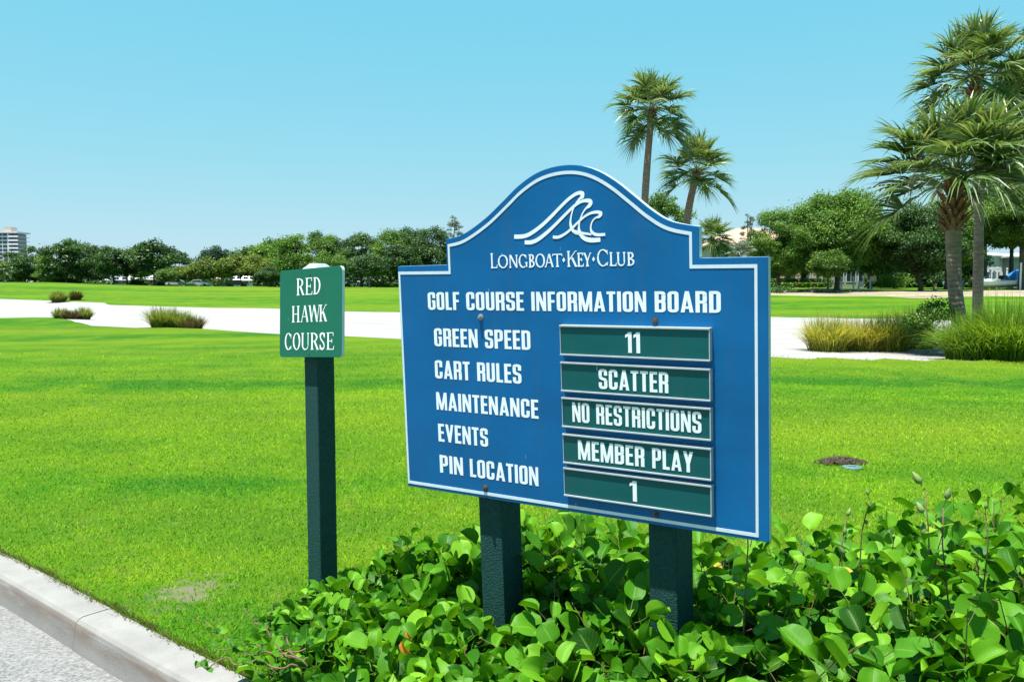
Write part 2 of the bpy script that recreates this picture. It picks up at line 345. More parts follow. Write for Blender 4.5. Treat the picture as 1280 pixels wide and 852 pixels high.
# ------------------------------------------------------------------ short grass blades on the lawn
def blades():
    n0 = 380000; r = rng.random(n0); Y = 2.7*(24/2.7)**r; ang = rng.uniform(-.74, .74, n0); x = Y*np.tan(ang); y = Y
    s, t = st(x, y); keep = (t > -.012) & (sdf(BED, x, y) > -.1) & (sdf(BUNKER, x, y) > -.05)
    keep &= rng.random(n0) > S(8, 23, y)**.8; dp = np.hypot(x-PATCH[0], (y-PATCH[1])*.8); keep &= (dp > .08+.24*rng.random(n0)**2) | (rng.random(n0) < .22)
    x, y = x[keep], y[keep]; n = len(x); Y = y
    # a denser fringe hanging over the kerb edge and the bunker rim
    z = ground_h(x, y); h = (.010+.014*rng.random(n))*(1+Y*.03); w = (.0016+.0011*rng.random(n))*(1+Y*.26)
    a = rng.uniform(0, 2*np.pi, n); lean = rng.uniform(.1, 1.1, n)*h; la = rng.uniform(0, 2*np.pi, n)
    P = np.c_[x, y, z-.002]; D = np.c_[np.cos(a), np.sin(a), 0*a]*w[:, None]; tip = P+np.c_[np.cos(la)*lean, np.sin(la)*lean, h]
    Vv = np.stack([P-D, P+D, tip], 1).reshape(-1, 3); Ff = np.arange(3*n).reshape(-1, 3)
    return npmesh('grass', Vv, Ff, rnd=np.repeat(rng.random(n), 3))
def fringe():
    """longer straw and grass that creeps over the back edge of the kerb"""
    n = 9000; s = rng.uniform(-6, 3.2, n); t = rng.normal(.006, .014, n)-.012*(np.sin(s*7)+np.sin(s*17))*.5; x = KP[0]+s*KD[0]+t*KN[0]; y = KP[1]+s*KD[1]+t*KN[1]; k = sdf(BED, x, y) > -.02; x, y = x[k], y[k]; n = len(x)
    h = rng.uniform(.010, .038, n); w = rng.uniform(.0016, .0034, n); a = rng.uniform(0, 6.28, n); la = rng.normal(math.atan2(-KN[1], -KN[0]), 1.0, n); ln = rng.uniform(.3, 1.6, n)*h
    P = np.c_[x, y, np.full(n, .004)]; D = np.c_[np.cos(a), np.sin(a), 0*a]*w[:, None]; tip = P+np.c_[np.cos(la)*ln, np.sin(la)*ln, h]
    return npmesh('edge_grass', np.stack([P-D, P+D, tip], 1).reshape(-1, 3), np.arange(3*n).reshape(-1, 3), rnd=np.repeat(rng.random(n), 3))
tag(link('edge_grass', fringe(), leafmat('edge_grass', [(.09, .07, .035), (.12, .10, .04), (.08, .17, .01), (.12, .22, .012)], .35, .7)), 'straw and grass creeping over the back edge of the kerb', 'grass', kind='stuff')
def blade_mat():
    m, t, b = nodes_mat('grass_blades'); n = N(t); tc = t.nodes.new('ShaderNodeTexCoord'); P = tc.outputs['Object']
    c = grass_colour(n, t, P); at = t.nodes.new('ShaderNodeAttribute'); at.attribute_name = 'rnd'
    c = n.mix(1, c, n.mix(at.outputs['Fac'], (2.05, 1.95, 1.9), (2.75, 2.5, 2.3)), 'MULTIPLY')
    c = n.mix(n.rng(at.outputs['Fac'], .965, .975), c, (.30, .27, .11))
    t.links.new(c, b.inputs['Base Color']); b.inputs['Roughness'].default_value = .6; b.inputs['Specular IOR Level'].default_value = .08
    tr = t.nodes.new('ShaderNodeBsdfTranslucent'); t.links.new(c, tr.inputs[0]); ms = t.nodes.new('ShaderNodeMixShader'); ms.inputs[0].default_value = .5
    t.links.new(b.outputs[0], ms.inputs[1]); t.links.new(tr.outputs[0], ms.inputs[2]); t.links.new(ms.outputs[0], t.nodes['Material Output'].inputs[0])
    return m
tag(link('grass', blades(), blade_mat()), 'short mown green grass of the lawn in front of the sand bunker', 'grass', kind='stuff')

# ------------------------------------------------------------------ lettering
def arcpts(cx, cy, rx, ry, a0, a1, n=14): return [(cx+rx*math.cos(math.radians(a0+(a1-a0)*i/n)), cy+ry*math.sin(math.radians(a0+(a1-a0)*i/n))) for i in range(n+1)]
def strip(outer, inner): return [[outer[i], outer[i+1], inner[i+1], inner[i]] for i in range(len(outer)-1)]
def rpath(pts, r, closed=False):
    out = []; n = len(pts)
    for i, p in enumerate(pts):
        rr = r[i] if hasattr(r, '__len__') else r
        if rr == 0 or (not closed and i in (0, n-1)): out.append(p); continue
        P, A, B = Vector(p), Vector(pts[i-1]), Vector(pts[(i+1) % n]); u, w = (A-P), (B-P)
        q = min(rr, u.length*.49, w.length*.49); a, b = P+u.normalized()*q, P+w.normalized()*q
        for k in range(6):
            t = k/5; out.append(tuple((1-t)**2*a+2*t*(1-t)*P+t*t*b))
    return out
def ribbon(pts, wx, wy, closed=False):
    n = len(pts); L_, R_ = [], []
    for i in range(n):
        p = Vector(pts[i]); a = Vector(pts[i-1]) if (i or closed) else p; b = Vector(pts[(i+1) % n]) if (i < n-1 or closed) else p
        d1 = (p-a).normalized() if (p-a).length > 1e-9 else (b-p).normalized(); d2 = (b-p).normalized() if (b-p).length > 1e-9 else d1
        nn = (d1+d2); nn = nn.normalized() if nn.length > 1e-6 else d1; nrm = Vector((-nn.y, nn.x)); k = 1/max(.5, nrm.dot(Vector((-d1.y, d1.x))))
        off = Vector((nrm.x*wx, nrm.y*wy))*k; L_.append(tuple(p+off)); R_.append(tuple(p-off))
    if closed: L_.append(L_[0]); R_.append(R_[0])
    return strip(L_, R_)
def rect(x0, x1, y0, y1): return [(x0, y0), (x1, y0), (x1, y1), (x0, y1)]
def block(ch):
    """condensed heavy poster capitals: (width, polygons), height 1"""
    w = .46; t = .17; h = .13; xl, xr, yb, yt = t/2, w-t/2, h/2, 1-h/2; rb = lambda p, r=.11, c=False: ribbon(rpath(p, r, c), t/2, h/2, c)
    if ch == 'O': return w, rb([(xl, yb), (xr, yb), (xr, yt), (xl, yt)], .11, True)
    if ch == 'D': return w, rb([(xl, yb), (xr, yb), (xr, yt), (xl, yt)], [0, .12, .12, 0], True)
    if ch == 'C': return w, rb([(xr, .63), (xr, yt), (xl, yt), (xl, yb), (xr, yb), (xr, .37)])
    if ch == 'G': return w, rb([(xr, .66), (xr, yt), (xl, yt), (xl, yb), (xr, yb), (xr, .5)])+[rect(.25, w, .44, .54)]
    if ch == 'S': return w, rb([(xr, .68), (xr, yt), (xl, yt), (xl, .54), (xr, .46), (xr, yb), (xl, yb), (xl, .32)], .1)
    if ch == 'U': return w, rb([(xl, 1), (xl, yb), (xr, yb), (xr, 1)])
    if ch == 'P': return w, [rect(0, t, 0, 1)]+rb([(t*.9, yt), (xr, yt), (xr, .45), (t*.9, .45)])
    if ch == 'R': return w, [rect(0, t, 0, 1)]+rb([(t*.9, yt), (xr, yt), (xr, .49), (t*.9, .49)])+rb([(xr-.08, .49), (xr, .43), (xr, 0)], .05)
    if ch == 'B': return w, [rect(0, t, 0, 1)]+rb([(t*.9, yt), (xr, yt), (xr, .52), (t*.9, .52)], .1)+rb([(t*.9, .51), (xr, .51), (xr, yb), (t*.9, yb)], .1)
    if ch == 'E': return .38, [rect(0, t, 0, 1), rect(t*.9, .38, 0, h), rect(t*.9, .38, 1-h, 1), rect(t*.9, .35, .45, .45+h)]
    if ch == 'F': return .37, [rect(0, t, 0, 1), rect(t*.9, .37, 1-h, 1), rect(t*.9, .34, .44, .44+h)]
    if ch == 'L': return .36, [rect(0, t, 0, 1), rect(t*.9, .36, 0, h)]
    if ch == 'T': return .40, [rect(.20-t/2, .20+t/2, 0, 1), rect(0, .40, 1-h, 1)]
    if ch == 'I': return t, [rect(0, t, 0, 1)]
    if ch == 'N': return .5, [rect(0, .14, 0, 1), rect(.36, .5, 0, 1), [(.0, 1), (.16, 1), (.5, 0), (.34, 0)]]
    if ch == 'M': return .64, [rect(0, .135, 0, 1), rect(.505, .64, 0, 1), [(0, 1), (.17, 1), (.385, 0), (.255, 0)], [(.64, 1), (.47, 1), (.255, 0), (.385, 0)]]
    if ch == 'A': return .52, [[(0, 0), (.155, 0), (.325, 1), (.18, 1)], [(.52, 0), (.365, 0), (.195, 1), (.34, 1)], rect(.13, .39, .17, .29)]
    if ch == 'V': return .5, [[(0, 1), (.16, 1), (.325, 0), (.18, 0)], [(.5, 1), (.34, 1), (.175, 0), (.32, 0)]]
    if ch == 'Y': return .5, [rect(.165, .335, 0, .46), [(0, 1), (.165, 1), (.335, .4), (.165, .4)], [(.5, 1), (.335, 1), (.165, .4), (.335, .4)]]
    if ch == '1': return .30, [rect(.13, .30, 0, 1), [(0, .72), (.14, .80), (.14, 1), (.10, .93), (0, .86)]]
def serif(ch, w, T, t, s):
    """roman capitals of given width (height 1): thick T, thin t, serif reach s"""
    def stem(x, y0=0, y1=1, top=True, bot=True, q=None):
        q = q or T; o = [rect(x, x+q, y0, y1)]
        if bot: o.append([(x-s, y0), (x+q+s, y0), (x+q+s, y0+t*.7), (x+q, y0+t*1.6), (x, y0+t*1.6), (x-s, y0+t*.7)])
        if top: o.append([(x-s, y1), (x+q+s, y1), (x+q+s, y1-t*.7), (x+q, y1-t*1.6), (x, y1-t*1.6), (x-s, y1-t*.7)])
        return o
    def bowl(x, y0, y1, xr, a0=-90, a1=90):
        cy, ry = (y0+y1)/2, (y1-y0)/2; return strip(arcpts(x, cy, xr-x, ry, a0, a1), arcpts(x, cy, xr-x-T, ry-t, a0, a1))
    def ring(a0=0, a1=360): return strip(arcpts(w/2, .5, w/2, .515, a0, a1, 32), arcpts(w/2, .5, w/2-T, .515-t, a0, a1, 32))
    def dg(x0, y0, x1, y1, q): return [[(x0, y0), (x0+q, y0), (x1+q, y1), (x1, y1)]]
    def foot(x, y=0): return [rect(x-s, x+s*1.6, y, y+t*.8)] if y == 0 else [rect(x-s, x+s*1.6, y-t*.8, y)]
    if ch == 'O': return ring()
    if ch == 'C': return ring(42, 318)+[[(w*.80, .93), (w*.90, .97), (w*.93, .68), (w*.88, .70)], [(w*.82, .06), (w*.90, .03), (w*.95, .24), (w*.90, .25)]]
    if ch == 'G': return ring(42, 300)+[rect(w-T, w, .06, .42), rect(w-T-s*1.4, w+s*.6, .42-t*.8, .42), [(w*.80, .93), (w*.90, .97), (w*.93, .68), (w*.88, .70)]]
    if ch == 'D': return stem(s)+strip(arcpts(s+T, .5, w-s-T, .5, -90, 90, 18), arcpts(s+T, .5, w-s-2*T, .5-t, -90, 90, 18))
    if ch == 'R': return stem(s)+bowl(s+T, .46, 1, w*.88)+[[(w*.42, .48), (w*.42+T*1.05, .48), (w, 0), (w-T*1.1, 0)], rect(w-T*1.1, w+s*.7, 0, t*.7)]
    if ch == 'B': return stem(s)+bowl(s+T, .5, 1, w*.90)+bowl(s+T, 0, .53, w)
    if ch == 'E': return stem(s)+[rect(s+T, w-.02, 1-t, 1), rect(s+T, w, 0, t), rect(s+T, w*.78, .48, .48+t), rect(w-.02-t, w-.02, .80, 1), [(w-t, t), (w, 0), (w+.03, .22), (w, .22)], rect(w*.78-t, w*.78, .40, .62)]
    if ch == 'L': return stem(s)+[rect(s+T, w, 0, t), [(w-t, t), (w, 0), (w+.03, .24), (w, .24)]]
    if ch == 'H': return stem(s)+stem(w-s-T)+[rect(s+T, w-s-T, .48, .48+t)]
    if ch == 'U': return stem(s, .3, 1, True, False)+stem(w-s-t*1.3, .3, 1, True, False, t*1.3)+strip(arcpts(w/2, .31, w/2-s, .325, 180, 360, 16), [(p[0]*(1)+(T if i < 8 else -t)*(abs(8-i)/8), p[1]+t*1.6*(1-abs(8-i)/8)) for i, p in enumerate(arcpts(w/2, .31, w/2-s, .325, 180, 360, 16))])
    if ch == 'S': 
        c = [(w*.86, .74), (w*.74, .93), (w*.46, 1-t/2), (w*.18, .90), (w*.13, .73), (w*.28, .58), (w*.62, .44), (w*.85, .29), (w*.82, .10), (w*.52, t/2), (w*.22, .08), (w*.08, .28)]
        q = rpath(c, .2); k = len(q); o = []
        ws = [t/2+(T*.5-t/2)*max(0, math.sin(math.pi*(i/(k-1)*3-.25) if .08 < i/(k-1) < .92 else 0))**2*.9+.012 for i in range(k)]
        Lr = []; Rr = []
        for i in range(k):
            a, b = Vector(q[max(0, i-1)]), Vector(q[min(k-1, i+1)]); d = (b-a).normalized(); nn = Vector((-d.y, d.x)); Lr.append(tuple(Vector(q[i])+nn*ws[i])); Rr.append(tuple(Vector(q[i])-nn*ws[i]))
        return strip(Lr, Rr)+[rect(w*.84, w*.84+t, .70, .98), rect(w*.06, w*.06+t, .02, .30)]
    if ch == 'A': return dg(s, 0, w/2-t*.6, 1, t*1.1)+dg(w-s-T, 0, w/2-T*.55, 1, T)+[rect(w*.27, w*.70, .31, .31+t*.8)]+foot(s)+foot(w-s-T*.8)
    if ch == 'W': 
        m_ = w*.5; return dg(w*.22, 0, s*.5, 1, T)+dg(w*.22, 0, m_-t*.6, 1, t)+dg(w*.70, 0, m_-T*.6, 1, T)+dg(w*.70+T*.2, 0, w-s*.8, 1, t)+foot(s*.6, 1)+foot(m_-s*.3, 1)+foot(w-s, 1)
    if ch == 'K': return stem(s)+[[(s+T, .40), (s+T, .40+t*1.6), (w-s-t, 1), (w-s, 1)], [(w*.42, .52), (w*.42+T*.9, .60), (w, 0), (w-T*1.15, 0)], rect(w-s*2.2, w+s*.3, 1-t*.7, 1), rect(w-T*1.2-s*.4, w+s*.6, 0, t*.7)]
    if ch == 'N': return stem(s, 0, 1, False, True, t*1.2)+stem(w-s-t*1.2, 0, 1, True, False, t*1.2)+[[(s-.02, 1), (s+T, 1), (w-s, 0), (w-s-T*.9, 0)]]
    if ch == 'T': return stem(w/2-T/2, 0, 1, False, True)+[rect(0, w, 1-t, 1), [(0, 1-t), (t, 1-t), (-.01, .80), (-.03, .80)], [(w, 1-t), (w-t, 1-t), (w+.01, .80), (w+.03, .80)]]
    if ch == 'Y': return stem(w/2-T/2, 0, .46, False, True)+[[(s*.6, 1), (s*.6+T, 1), (w/2+T/2, .42), (w/2-T/2, .42)], [(w-s*.6, 1), (w-s*.6-t*1.2, 1), (w/2-t*.2, .42), (w/2+T/2, .42)]]+foot(s, 1)+foot(w-s*1.5, 1)
    if ch == '*': return [[(0, .5), (w/2, 0), (w, .5), (w/2, 1)]]
LK = [0]
def put(mb, polys, x0, sx, z0, sz, y, d=.0012):
    for p in polys:
        LK[0] = (LK[0]+1) % 9; q = [(x0+a*sx, z0+b*sz) for a, b in p]; e = LK[0]*.00005
        mb.prism(q, y-d-e, y, back=False)
def block_word(mb, word, x0, x1, zb, zt, y, d=.0012):
    """fit a word between x0 and x1 (board metres)"""
    gap = .085; gl = [block(c) for c in word]; tot = sum(g[0] for g in gl)+gap*(len(gl)-1); k = (x1-x0)/tot; x = x0
    for w, polys in gl: put(mb, polys, x, k, zb, zt-zb, y, d*.6); x += (w+gap)*k

# ------------------------------------------------------------------ the blue information board
BM = Matrix(((.83326, .55186, -.03357, .19619), (-.55284, .8324, -.03856, 3.16327), (.00666, .05069, .99869, .72005), (0, 0, 0, 1)))
def paint_mat(name, c, rough, streak=.12, spec=.45):
    m, t, b = nodes_mat(name); n = N(t); tc = t.nodes.new('ShaderNodeTexCoord'); P = tc.outputs['Object']
    a = n.noise(n.map(P, (1.5, 1.5, 2.5)), 1.5, 5); f = n.noise(P, 160, 3)
    k = n.mix(n.rng(a, .3, .7), tuple(v*(1-streak) for v in c), tuple(min(1, v*(1+streak)) for v in c))
    k = n.mix(n.rng(n.noise(n.map(P, (34, 34, 9)), 1, 2, .4),   .765, .785, 0, .6), k, tuple(.5*v+.32 for v in c))      # small chips in the paint
    k = n.mix(n.rng(n.noise(n.map(P, (26, 26, 1.6)), 1, 4, .55), .52, .74, 0, .28), k, tuple(.55*v+.03 for v in c))     # rain streaks
    t.links.new(k, b.inputs['Base Color']); b.inputs['Specular IOR Level'].default_value = spec
    t.links.new(n.rng(a, .3, .7, rough-.06, rough+.1), b.inputs['Roughness']); t.links.new(n.bump(f, .12, .002), b.inputs['Normal']); return m
BLUE = paint_mat('blue_sign_paint', (.0014, .101, .275), .5, .16, spec=.18)
EDGE = mat('weathered_edge', (.42, .52, .50), (.30, .40, .40), 20, .7)
WHITE = mat('white_lettering', (.78, .82, .84), (.70, .75, .78), 30, .55, .3)
SIGNGREEN = paint_mat('green_slat_paint', (.002, .080, .084), .5, spec=.2)
ALU = mat('aluminium_rail', (.50, .54, .57), (.42, .46, .49), 30, .42, .5, metallic=.35)
POST = mat('green_post_paint', (.006, .040, .037), (.011, .062, .058), 60, .7, .2, .9, 170)
BOLT = mat('rusty_bolt', (.06, .045, .04), (.12, .10, .09), 60, .5, metallic=.4)
GALV = mat('galvanised_bolt', (.35, .35, .34), (.25, .25, .25), 60, .45, metallic=.5)
board = empty('information_board', None, 'big blue golf course information board with an arched top on two green posts', 'sign', mat=BM)
arch = [(-.5052, 1.0196), (-.4254, 1.034), (-.319, 1.0877), (-.2305, 1.1500), (-.1588, 1.2023), (-.0776, 1.2425), (.0075, 1.2592), (.0914, 1.2557), (.1655, 1.2320), (.2365, 1.1899), (.306, 1.1350), (.3739, 1.0810), (.4404, 1.0433), (.5350, 1.0225)]
def catmull(P, n=5):
    P = [Vector(p) for p in P]; o = []
    for i in range(len(P)-1):
        p0, p1, p2, p3 = P[max(i-1, 0)], P[i], P[i+1], P[min(i+2, len(P)-1)]
        for k in range(n): t = k/n; o.append(tuple(.5*((2*p1)+(p2-p0)*t+(2*p0-5*p1+4*p2-p3)*t*t+(3*p1-p0-3*p2+p3)*t**3)))
    return o+[tuple(P[-1])]
crv = catmull(arch)
outl = [(-.76, 0), (.76, 0), (.76, .9187), (.5350, .9205)]+crv[::-1]+[(-.5052, .9195), (-.76, .9187)]
mb = MB(); mb.prism(outl, 0, .03); mb.m = [0, 1]+[1]*len(outl)
mb.build('panel', [BLUE, EDGE], board, bevel=.0025)
inner = []
for i, p in enumerate(crv):
    a, b = Vector(crv[max(0, i-1)]), Vector(crv[min(len(crv)-1, i+1)]); d_ = (b-a).normalized(); q = Vector(p)+Vector((d_.y, -d_.x))*.0265
    if -.487 < q.x < .501: inner.append((q.x, q.y))
path = [(-.7525, .0187), (.7222, .0187), (.7222, .8905), (.5065, .8925), (.5065, inner[-1][1]-.002)]+inner[::-1]+[(-.4925, inner[0][1]-.002), (-.4925, .8885), (-.7525, .8905)]
mb = MB(); k_ = 0
for q in ribbon(path, .0047, .0058, True):
    k_ += 1; mb.prism(q, -.0014-.00004*(k_ % 3), 0, back=False)
mb.build('border_line', mat('border_paint', (.60, .68, .73), (.52, .61, .67), 30, .55, .3), board)
R1 = [(-.1838, 1.0169, .0182), (-.1618, 1.016, .0182), (-.1329, 1.0183, .0172), (-.1039, 1.0291, .0163), (-.0637, 1.0521, .0153), (-.0238, 1.0812, .0144), (.01, 1.1084, .0134), (.0432, 1.1343, .0134), (.0705, 1.151, .0134), (.0919, 1.1587, .0144), (.1076, 1.1563, .0172), (.1062, 1.1441, .0172), (.0992, 1.14, .0105), (.083, 1.125, .0067), (.069, 1.1028, .0057), (.0602, 1.0779, .0067), (.0569, 1.055, .0096), (.0617, 1.0362, .0134), (.0746, 1.0218, .0124), (.093, 1.0164, .0096)]
R2 = [(-.1384, .9945, .0172), (-.1109, .9935, .0172), (-.0823, 1.0021, .0163), (-.048, 1.0221, .0153), (-.0139, 1.0465, .0134), (.0197, 1.073, .0124), (.0529, 1.0991, .0115), (.0801, 1.1183, .0115), (.1068, 1.1295, .0124), (.133, 1.1297, .0163), (.1405, 1.1216, .0163), (.1324, 1.1107, .0144), (.1218, 1.1044, .0077), (.1083, 1.0892, .0057), (.0971, 1.0669, .0057), (.0912, 1.0442, .0077), (.0931, 1.021, .0134), (.1084, 1.002, .0172), (.1344, .9928, .0191), (.1748, .9927, .0172)]
R3 = [(-.0169, 1.0091, .0124), (.0067, 1.0082, .0124), (.0342, 1.0188, .0105), (.0617, 1.0362, .0096), (.0835, 1.0537, .0086), (.1105, 1.0731, .0086), (.1369, 1.0854, .0096), (.1629, 1.0886, .0124), (.1792, 1.0832, .0134), (.1728, 1.0731, .0115), (.1572, 1.0684, .0057), (.1439, 1.0555, .0057), (.1382, 1.0352, .0067), (.1429, 1.019, .0105), (.1608, 1.0105, .0124), (.1942, 1.0101, .0115)]
R4 = [(.0678, 1.0267, .0115), (.1036, 1.0183, .0096), (.1401, 1.0123, .0077)]
mb = MB()
for j, R_ in enumerate((R1, R2, R3, R4)):
    P = catmull([Vector(p) for p in R_], 4); Lr = []; Rr = []
    for i in range(len(P)):
        a, b = Vector(P[max(0, i-1)][:2]), Vector(P[min(len(P)-1, i+1)][:2]); d_ = (b-a).normalized(); nn = Vector((-d_.y, d_.x))*P[i][2]*.42; p = Vector(P[i][:2]); Lr.append(tuple(p+nn)); Rr.append(tuple(p-nn))
    for i, q in enumerate(strip(Lr, Rr)): mb.prism(q, -.0014-.00012*j-.00003*(i % 3), 0, back=False)
tag(mb.build('emblem', WHITE, board), 'white emblem of three curling waves')
mb = MB()
for ch, a, b, z0, z1 in [('L', -.2941, -.2651, .902, .9585), ('O', -.2608, -.2161, .9019, .9501), ('N', -.2102, -.1721, .9017, .9498), ('G', -.1674, -.1304, .9016, .9501), ('B', -.1229, -.0984, .9014, .95), ('O', -.0944, -.0538, .9013, .95), ('A', -.055, -.016, .9012, .9494), ('T', -.0216, .0185, .9011, .9485), ('*', .0196, .0305, .917, .9340), ('K', .0403, .079, .9009, .9575), ('E', .0816, .1055, .9007, .9496), ('Y', .1055, .1371, .9007, .9488), ('*', .1407, .1511, .917, .9340), ('C', .1605, .2052, .9005, .9585), ('L', .2093, .2346, .9003, .9483), ('U', .2371, .2697, .9002, .9474), ('B', .2772, .3033, .9001, .9463)]:
    h_ = z1-z0; put(mb, serif(ch, (b-a)/h_, .0063/h_, .0036/h_, .0022/h_), a, h_, z0, h_, 0)
mb.build('club_name', WHITE, board)
def text_part(nm, words, parent=board, y=0, m=WHITE, d=.0012):
    mb = MB()
    for w in words: block_word(mb, *w, y, d)
    return mb.build(nm, m, parent)
for w_ in [('GOLF', -.6086, -.4514, .742, .812), ('COURSE', -.4172, -.1512, .742, .812), ('INFORMATION', -.1177, .3438, .742, .812), ('BOARD', .3756, .6067, .742, .812)]: text_part('heading_word', [w_])
rows = [[('GREEN', -.5842, -.3698, .596, .668), ('SPEED', -.3352, -.1278, .596, .668)], [('CART', -.5875, -.4133, .466, .539), ('RULES', -.3777, -.1728, .466, .539)], [('MAINTENANCE', -.5868, -.102, .338, .409)], [('EVENTS', -.5842, -.338, .208, .280)], [('PIN', -.5828, -.4656, .079, .151), ('LOCATION', -.431, -.1113, .079, .151)]]
for r in rows: text_part('row_caption', r)
# the five sliding slats: x,z shifted for the face standing 20 mm proud of the panel
PR = .021; DX, DZ = .0105, .005
slats = [(.689, .5796), (.5558, .4477), (.4263, .3164), (.2923, .1823), (.1664, .0600)]
texts = [[('11', .2625, .318, .5975, .669)], [('SCATTER', .156, .419, .466, .5364)], [('NO', .0453, .1153, .3387, .410), ('RESTRICTIONS', .1429, .534, .3387, .410)], [('MEMBER', .0653, .3263, .2025, .2732), ('PLAY', .3556, .5036, .2025, .2732)], [('1', .2679, .2951, .0755, .148)]]
for (zt, zb), tx in zip(slats, texts):
    x0, x1 = .002+DX, .5672+DX; zt += DZ; zb += DZ
    mb = MB(); mb.box(x0+.004, x1-.004, -PR, -.001, zb+.006, zt-.006); sl_ = mb.build('slat', SIGNGREEN, board, bevel=.001)
    mb = MB(); mb.box(x0, x1, -PR-.005, -.0005, zt-.0062, zt); mb.box(x0, x1, -PR-.005, -.0005, zb, zb+.0055); mb.box(x1-.004, x1-.0005, -PR-.003, -.0008, zb+.0060, zt-.0066); mb.box(x0+.0005, x0+.003, -PR-.002, -.0008, zb+.0060, zt-.0066)
    mb.build('rail', ALU, sl_, bevel=.0008)
    text_part('slat_lettering', [(w, a+DX, b+DX, c+DZ, d_+DZ) for w, a, b, c, d_ in tx], sl_, -PR-.0002)
for (x, z, m_) in [(-.3509, .7163, GALV), (.376, .7139, BOLT), (-.3593, .043, BOLT), (.3667, .0367, BOLT)]:
    mb = MB(); prof_ = [(.0125, 0), (.0125, -.002), (.0085, -.0022), (.0085, -.009), (.0045, -.0092), (.0045, -.015)]
    n = 10; vs = [(x+r*math.cos(2*math.pi*k/n), y_, z+r*math.sin(2*math.pi*k/n)) for r, y_ in prof_ for k in range(n)]
    fs = [[i*n+k, i*n+(k+1) % n, (i+1)*n+(k+1) % n, (i+1)*n+k] for i in range(len(prof_)-1) for k in range(n)]+[list(range((len(prof_)-1)*n, len(prof_)*n))]
    mb.add(vs, fs); mb.build('bolt', m_, board)
for x0, x1, dep in ((-.418, -.310, .142), (.322, .428, .150)):
    mb = MB(); mb.box(x0, x1, .0305, .0305+dep, -1.05, .76); mb.build('post', POST, board, bevel=.006)

# ------------------------------------------------------------------ the small green course sign
HM = Matrix(((.80856, .58842, -.00061, -1.0055), (-.58713, .80685, .06543, 4.25809), (.03899, -.05255, .99786, 1.20469), (0, 0, 0, 1)))
hawk = empty('course_sign', (-1.0055, 4.25809, 0), 'small green course sign reading RED HAWK COURSE on a dark green post', 'sign')
yaw = math.atan2(-.58713, .80856); HB = Matrix.Translation((-1.0055, 4.25809, 0)) @ Matrix.Rotation(yaw, 4, 'Z') @ Matrix(((1, 0, -.012, 0), (0, 1, 0, 0), (0, 0, 1, 0), (0, 0, 0, 1)))
hawk.matrix_world = HB
HG = paint_mat('course_sign_paint', (.008, .115, .070), .5, .06, spec=.2)
HE = mat('course_sign_edge', (.62, .68, .70), (.52, .58, .60), 20, .6)
def rrect(x0, x1, z0, z1, r, n=5):
    o = []
    for cx, cz, a in ((x1-r, z0+r, -90), (x1-r, z1-r, 0), (x0+r, z1-r, 90), (x0+r, z0+r, 180)):
        o += [(cx+r*math.cos(math.radians(a+90*i/n)), cz+r*math.sin(math.radians(a+90*i/n))) for i in range(n+1)]
    return o
mb = MB(); rr_ = rrect(-.2305, .2255, -.003, .436, .022); mb.prism(rr_, 0, .019); mb.m = [0, 1]+[1]*len(rr_)
sp_ = mb.build('sign_panel', [HG, HE], hawk, bevel=.0012); sp_.matrix_parent_inverse = HB.inverted(); sp_.matrix_basis = HM
HWHITE = mat('sign_white_letters', (.80, .83, .82), (.74, .77, .76), 30, .5)
for word, z0, z1, xs in (('RED', .3055, .3895, [(-.100, -.046), (-.034, .014), (.024, .0741)]), ('HAWK', .171, .253, [(-.1355, -.078), (-.070, -.008), (-.010, .070), (.068, .1207)]), ('COURSE', .0338, .117, [(-.1887, -.136), (-.127, -.072), (-.064, -.006), (.006, .062), (.070, .110), (.122, .1706)])):
    mb = MB()
    for ch, (a, b) in zip(word, xs): h_ = z1-z0; put(mb, serif(ch, (b-a)/h_, .0098/h_, .0038/h_, .0050/h_), a, h_, z0, h_, 0)
    mb.build('lettering', HWHITE, sp_)
for x, z in ((-.0031, .4059), (-.0083, .0136)):
    mb = MB(); mb.lathe([(.0045, 0), (.0045, .002), (.002, .003)], 10); s_ = mb.build('screw', BOLT, sp_); s_.matrix_basis = Matrix.Translation((x, 0, z)) @ Matrix.Rotation(math.pi/2, 4, 'X')
px0, px1, py0, py1 = -.071, .025, .036, .150; ptz = 1.63
mb = MB(); mb.box(px0, px1, py0, py1, -.3, ptz-.012); mb.build('post', POST, hawk, bevel=.006)
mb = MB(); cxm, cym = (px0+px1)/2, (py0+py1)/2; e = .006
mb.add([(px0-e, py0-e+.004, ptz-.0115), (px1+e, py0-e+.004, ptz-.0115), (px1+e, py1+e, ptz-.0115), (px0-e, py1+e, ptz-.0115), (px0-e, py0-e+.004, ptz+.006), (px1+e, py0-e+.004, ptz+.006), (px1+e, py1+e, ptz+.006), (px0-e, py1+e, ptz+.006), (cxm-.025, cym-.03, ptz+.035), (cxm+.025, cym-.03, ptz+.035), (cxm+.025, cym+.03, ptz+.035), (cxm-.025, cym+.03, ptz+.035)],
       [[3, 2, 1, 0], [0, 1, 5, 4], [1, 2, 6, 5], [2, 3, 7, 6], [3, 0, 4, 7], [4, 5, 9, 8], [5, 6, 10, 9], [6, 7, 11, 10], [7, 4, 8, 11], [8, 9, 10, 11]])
mb.build('post_cap', mat('weathered_sunlit_cap', (.34, .42, .40), (.22, .30, .29), 40, .6, bump=.4), hawk, bevel=.002)  # pale tone is part weathering, part sunlight put into the colour

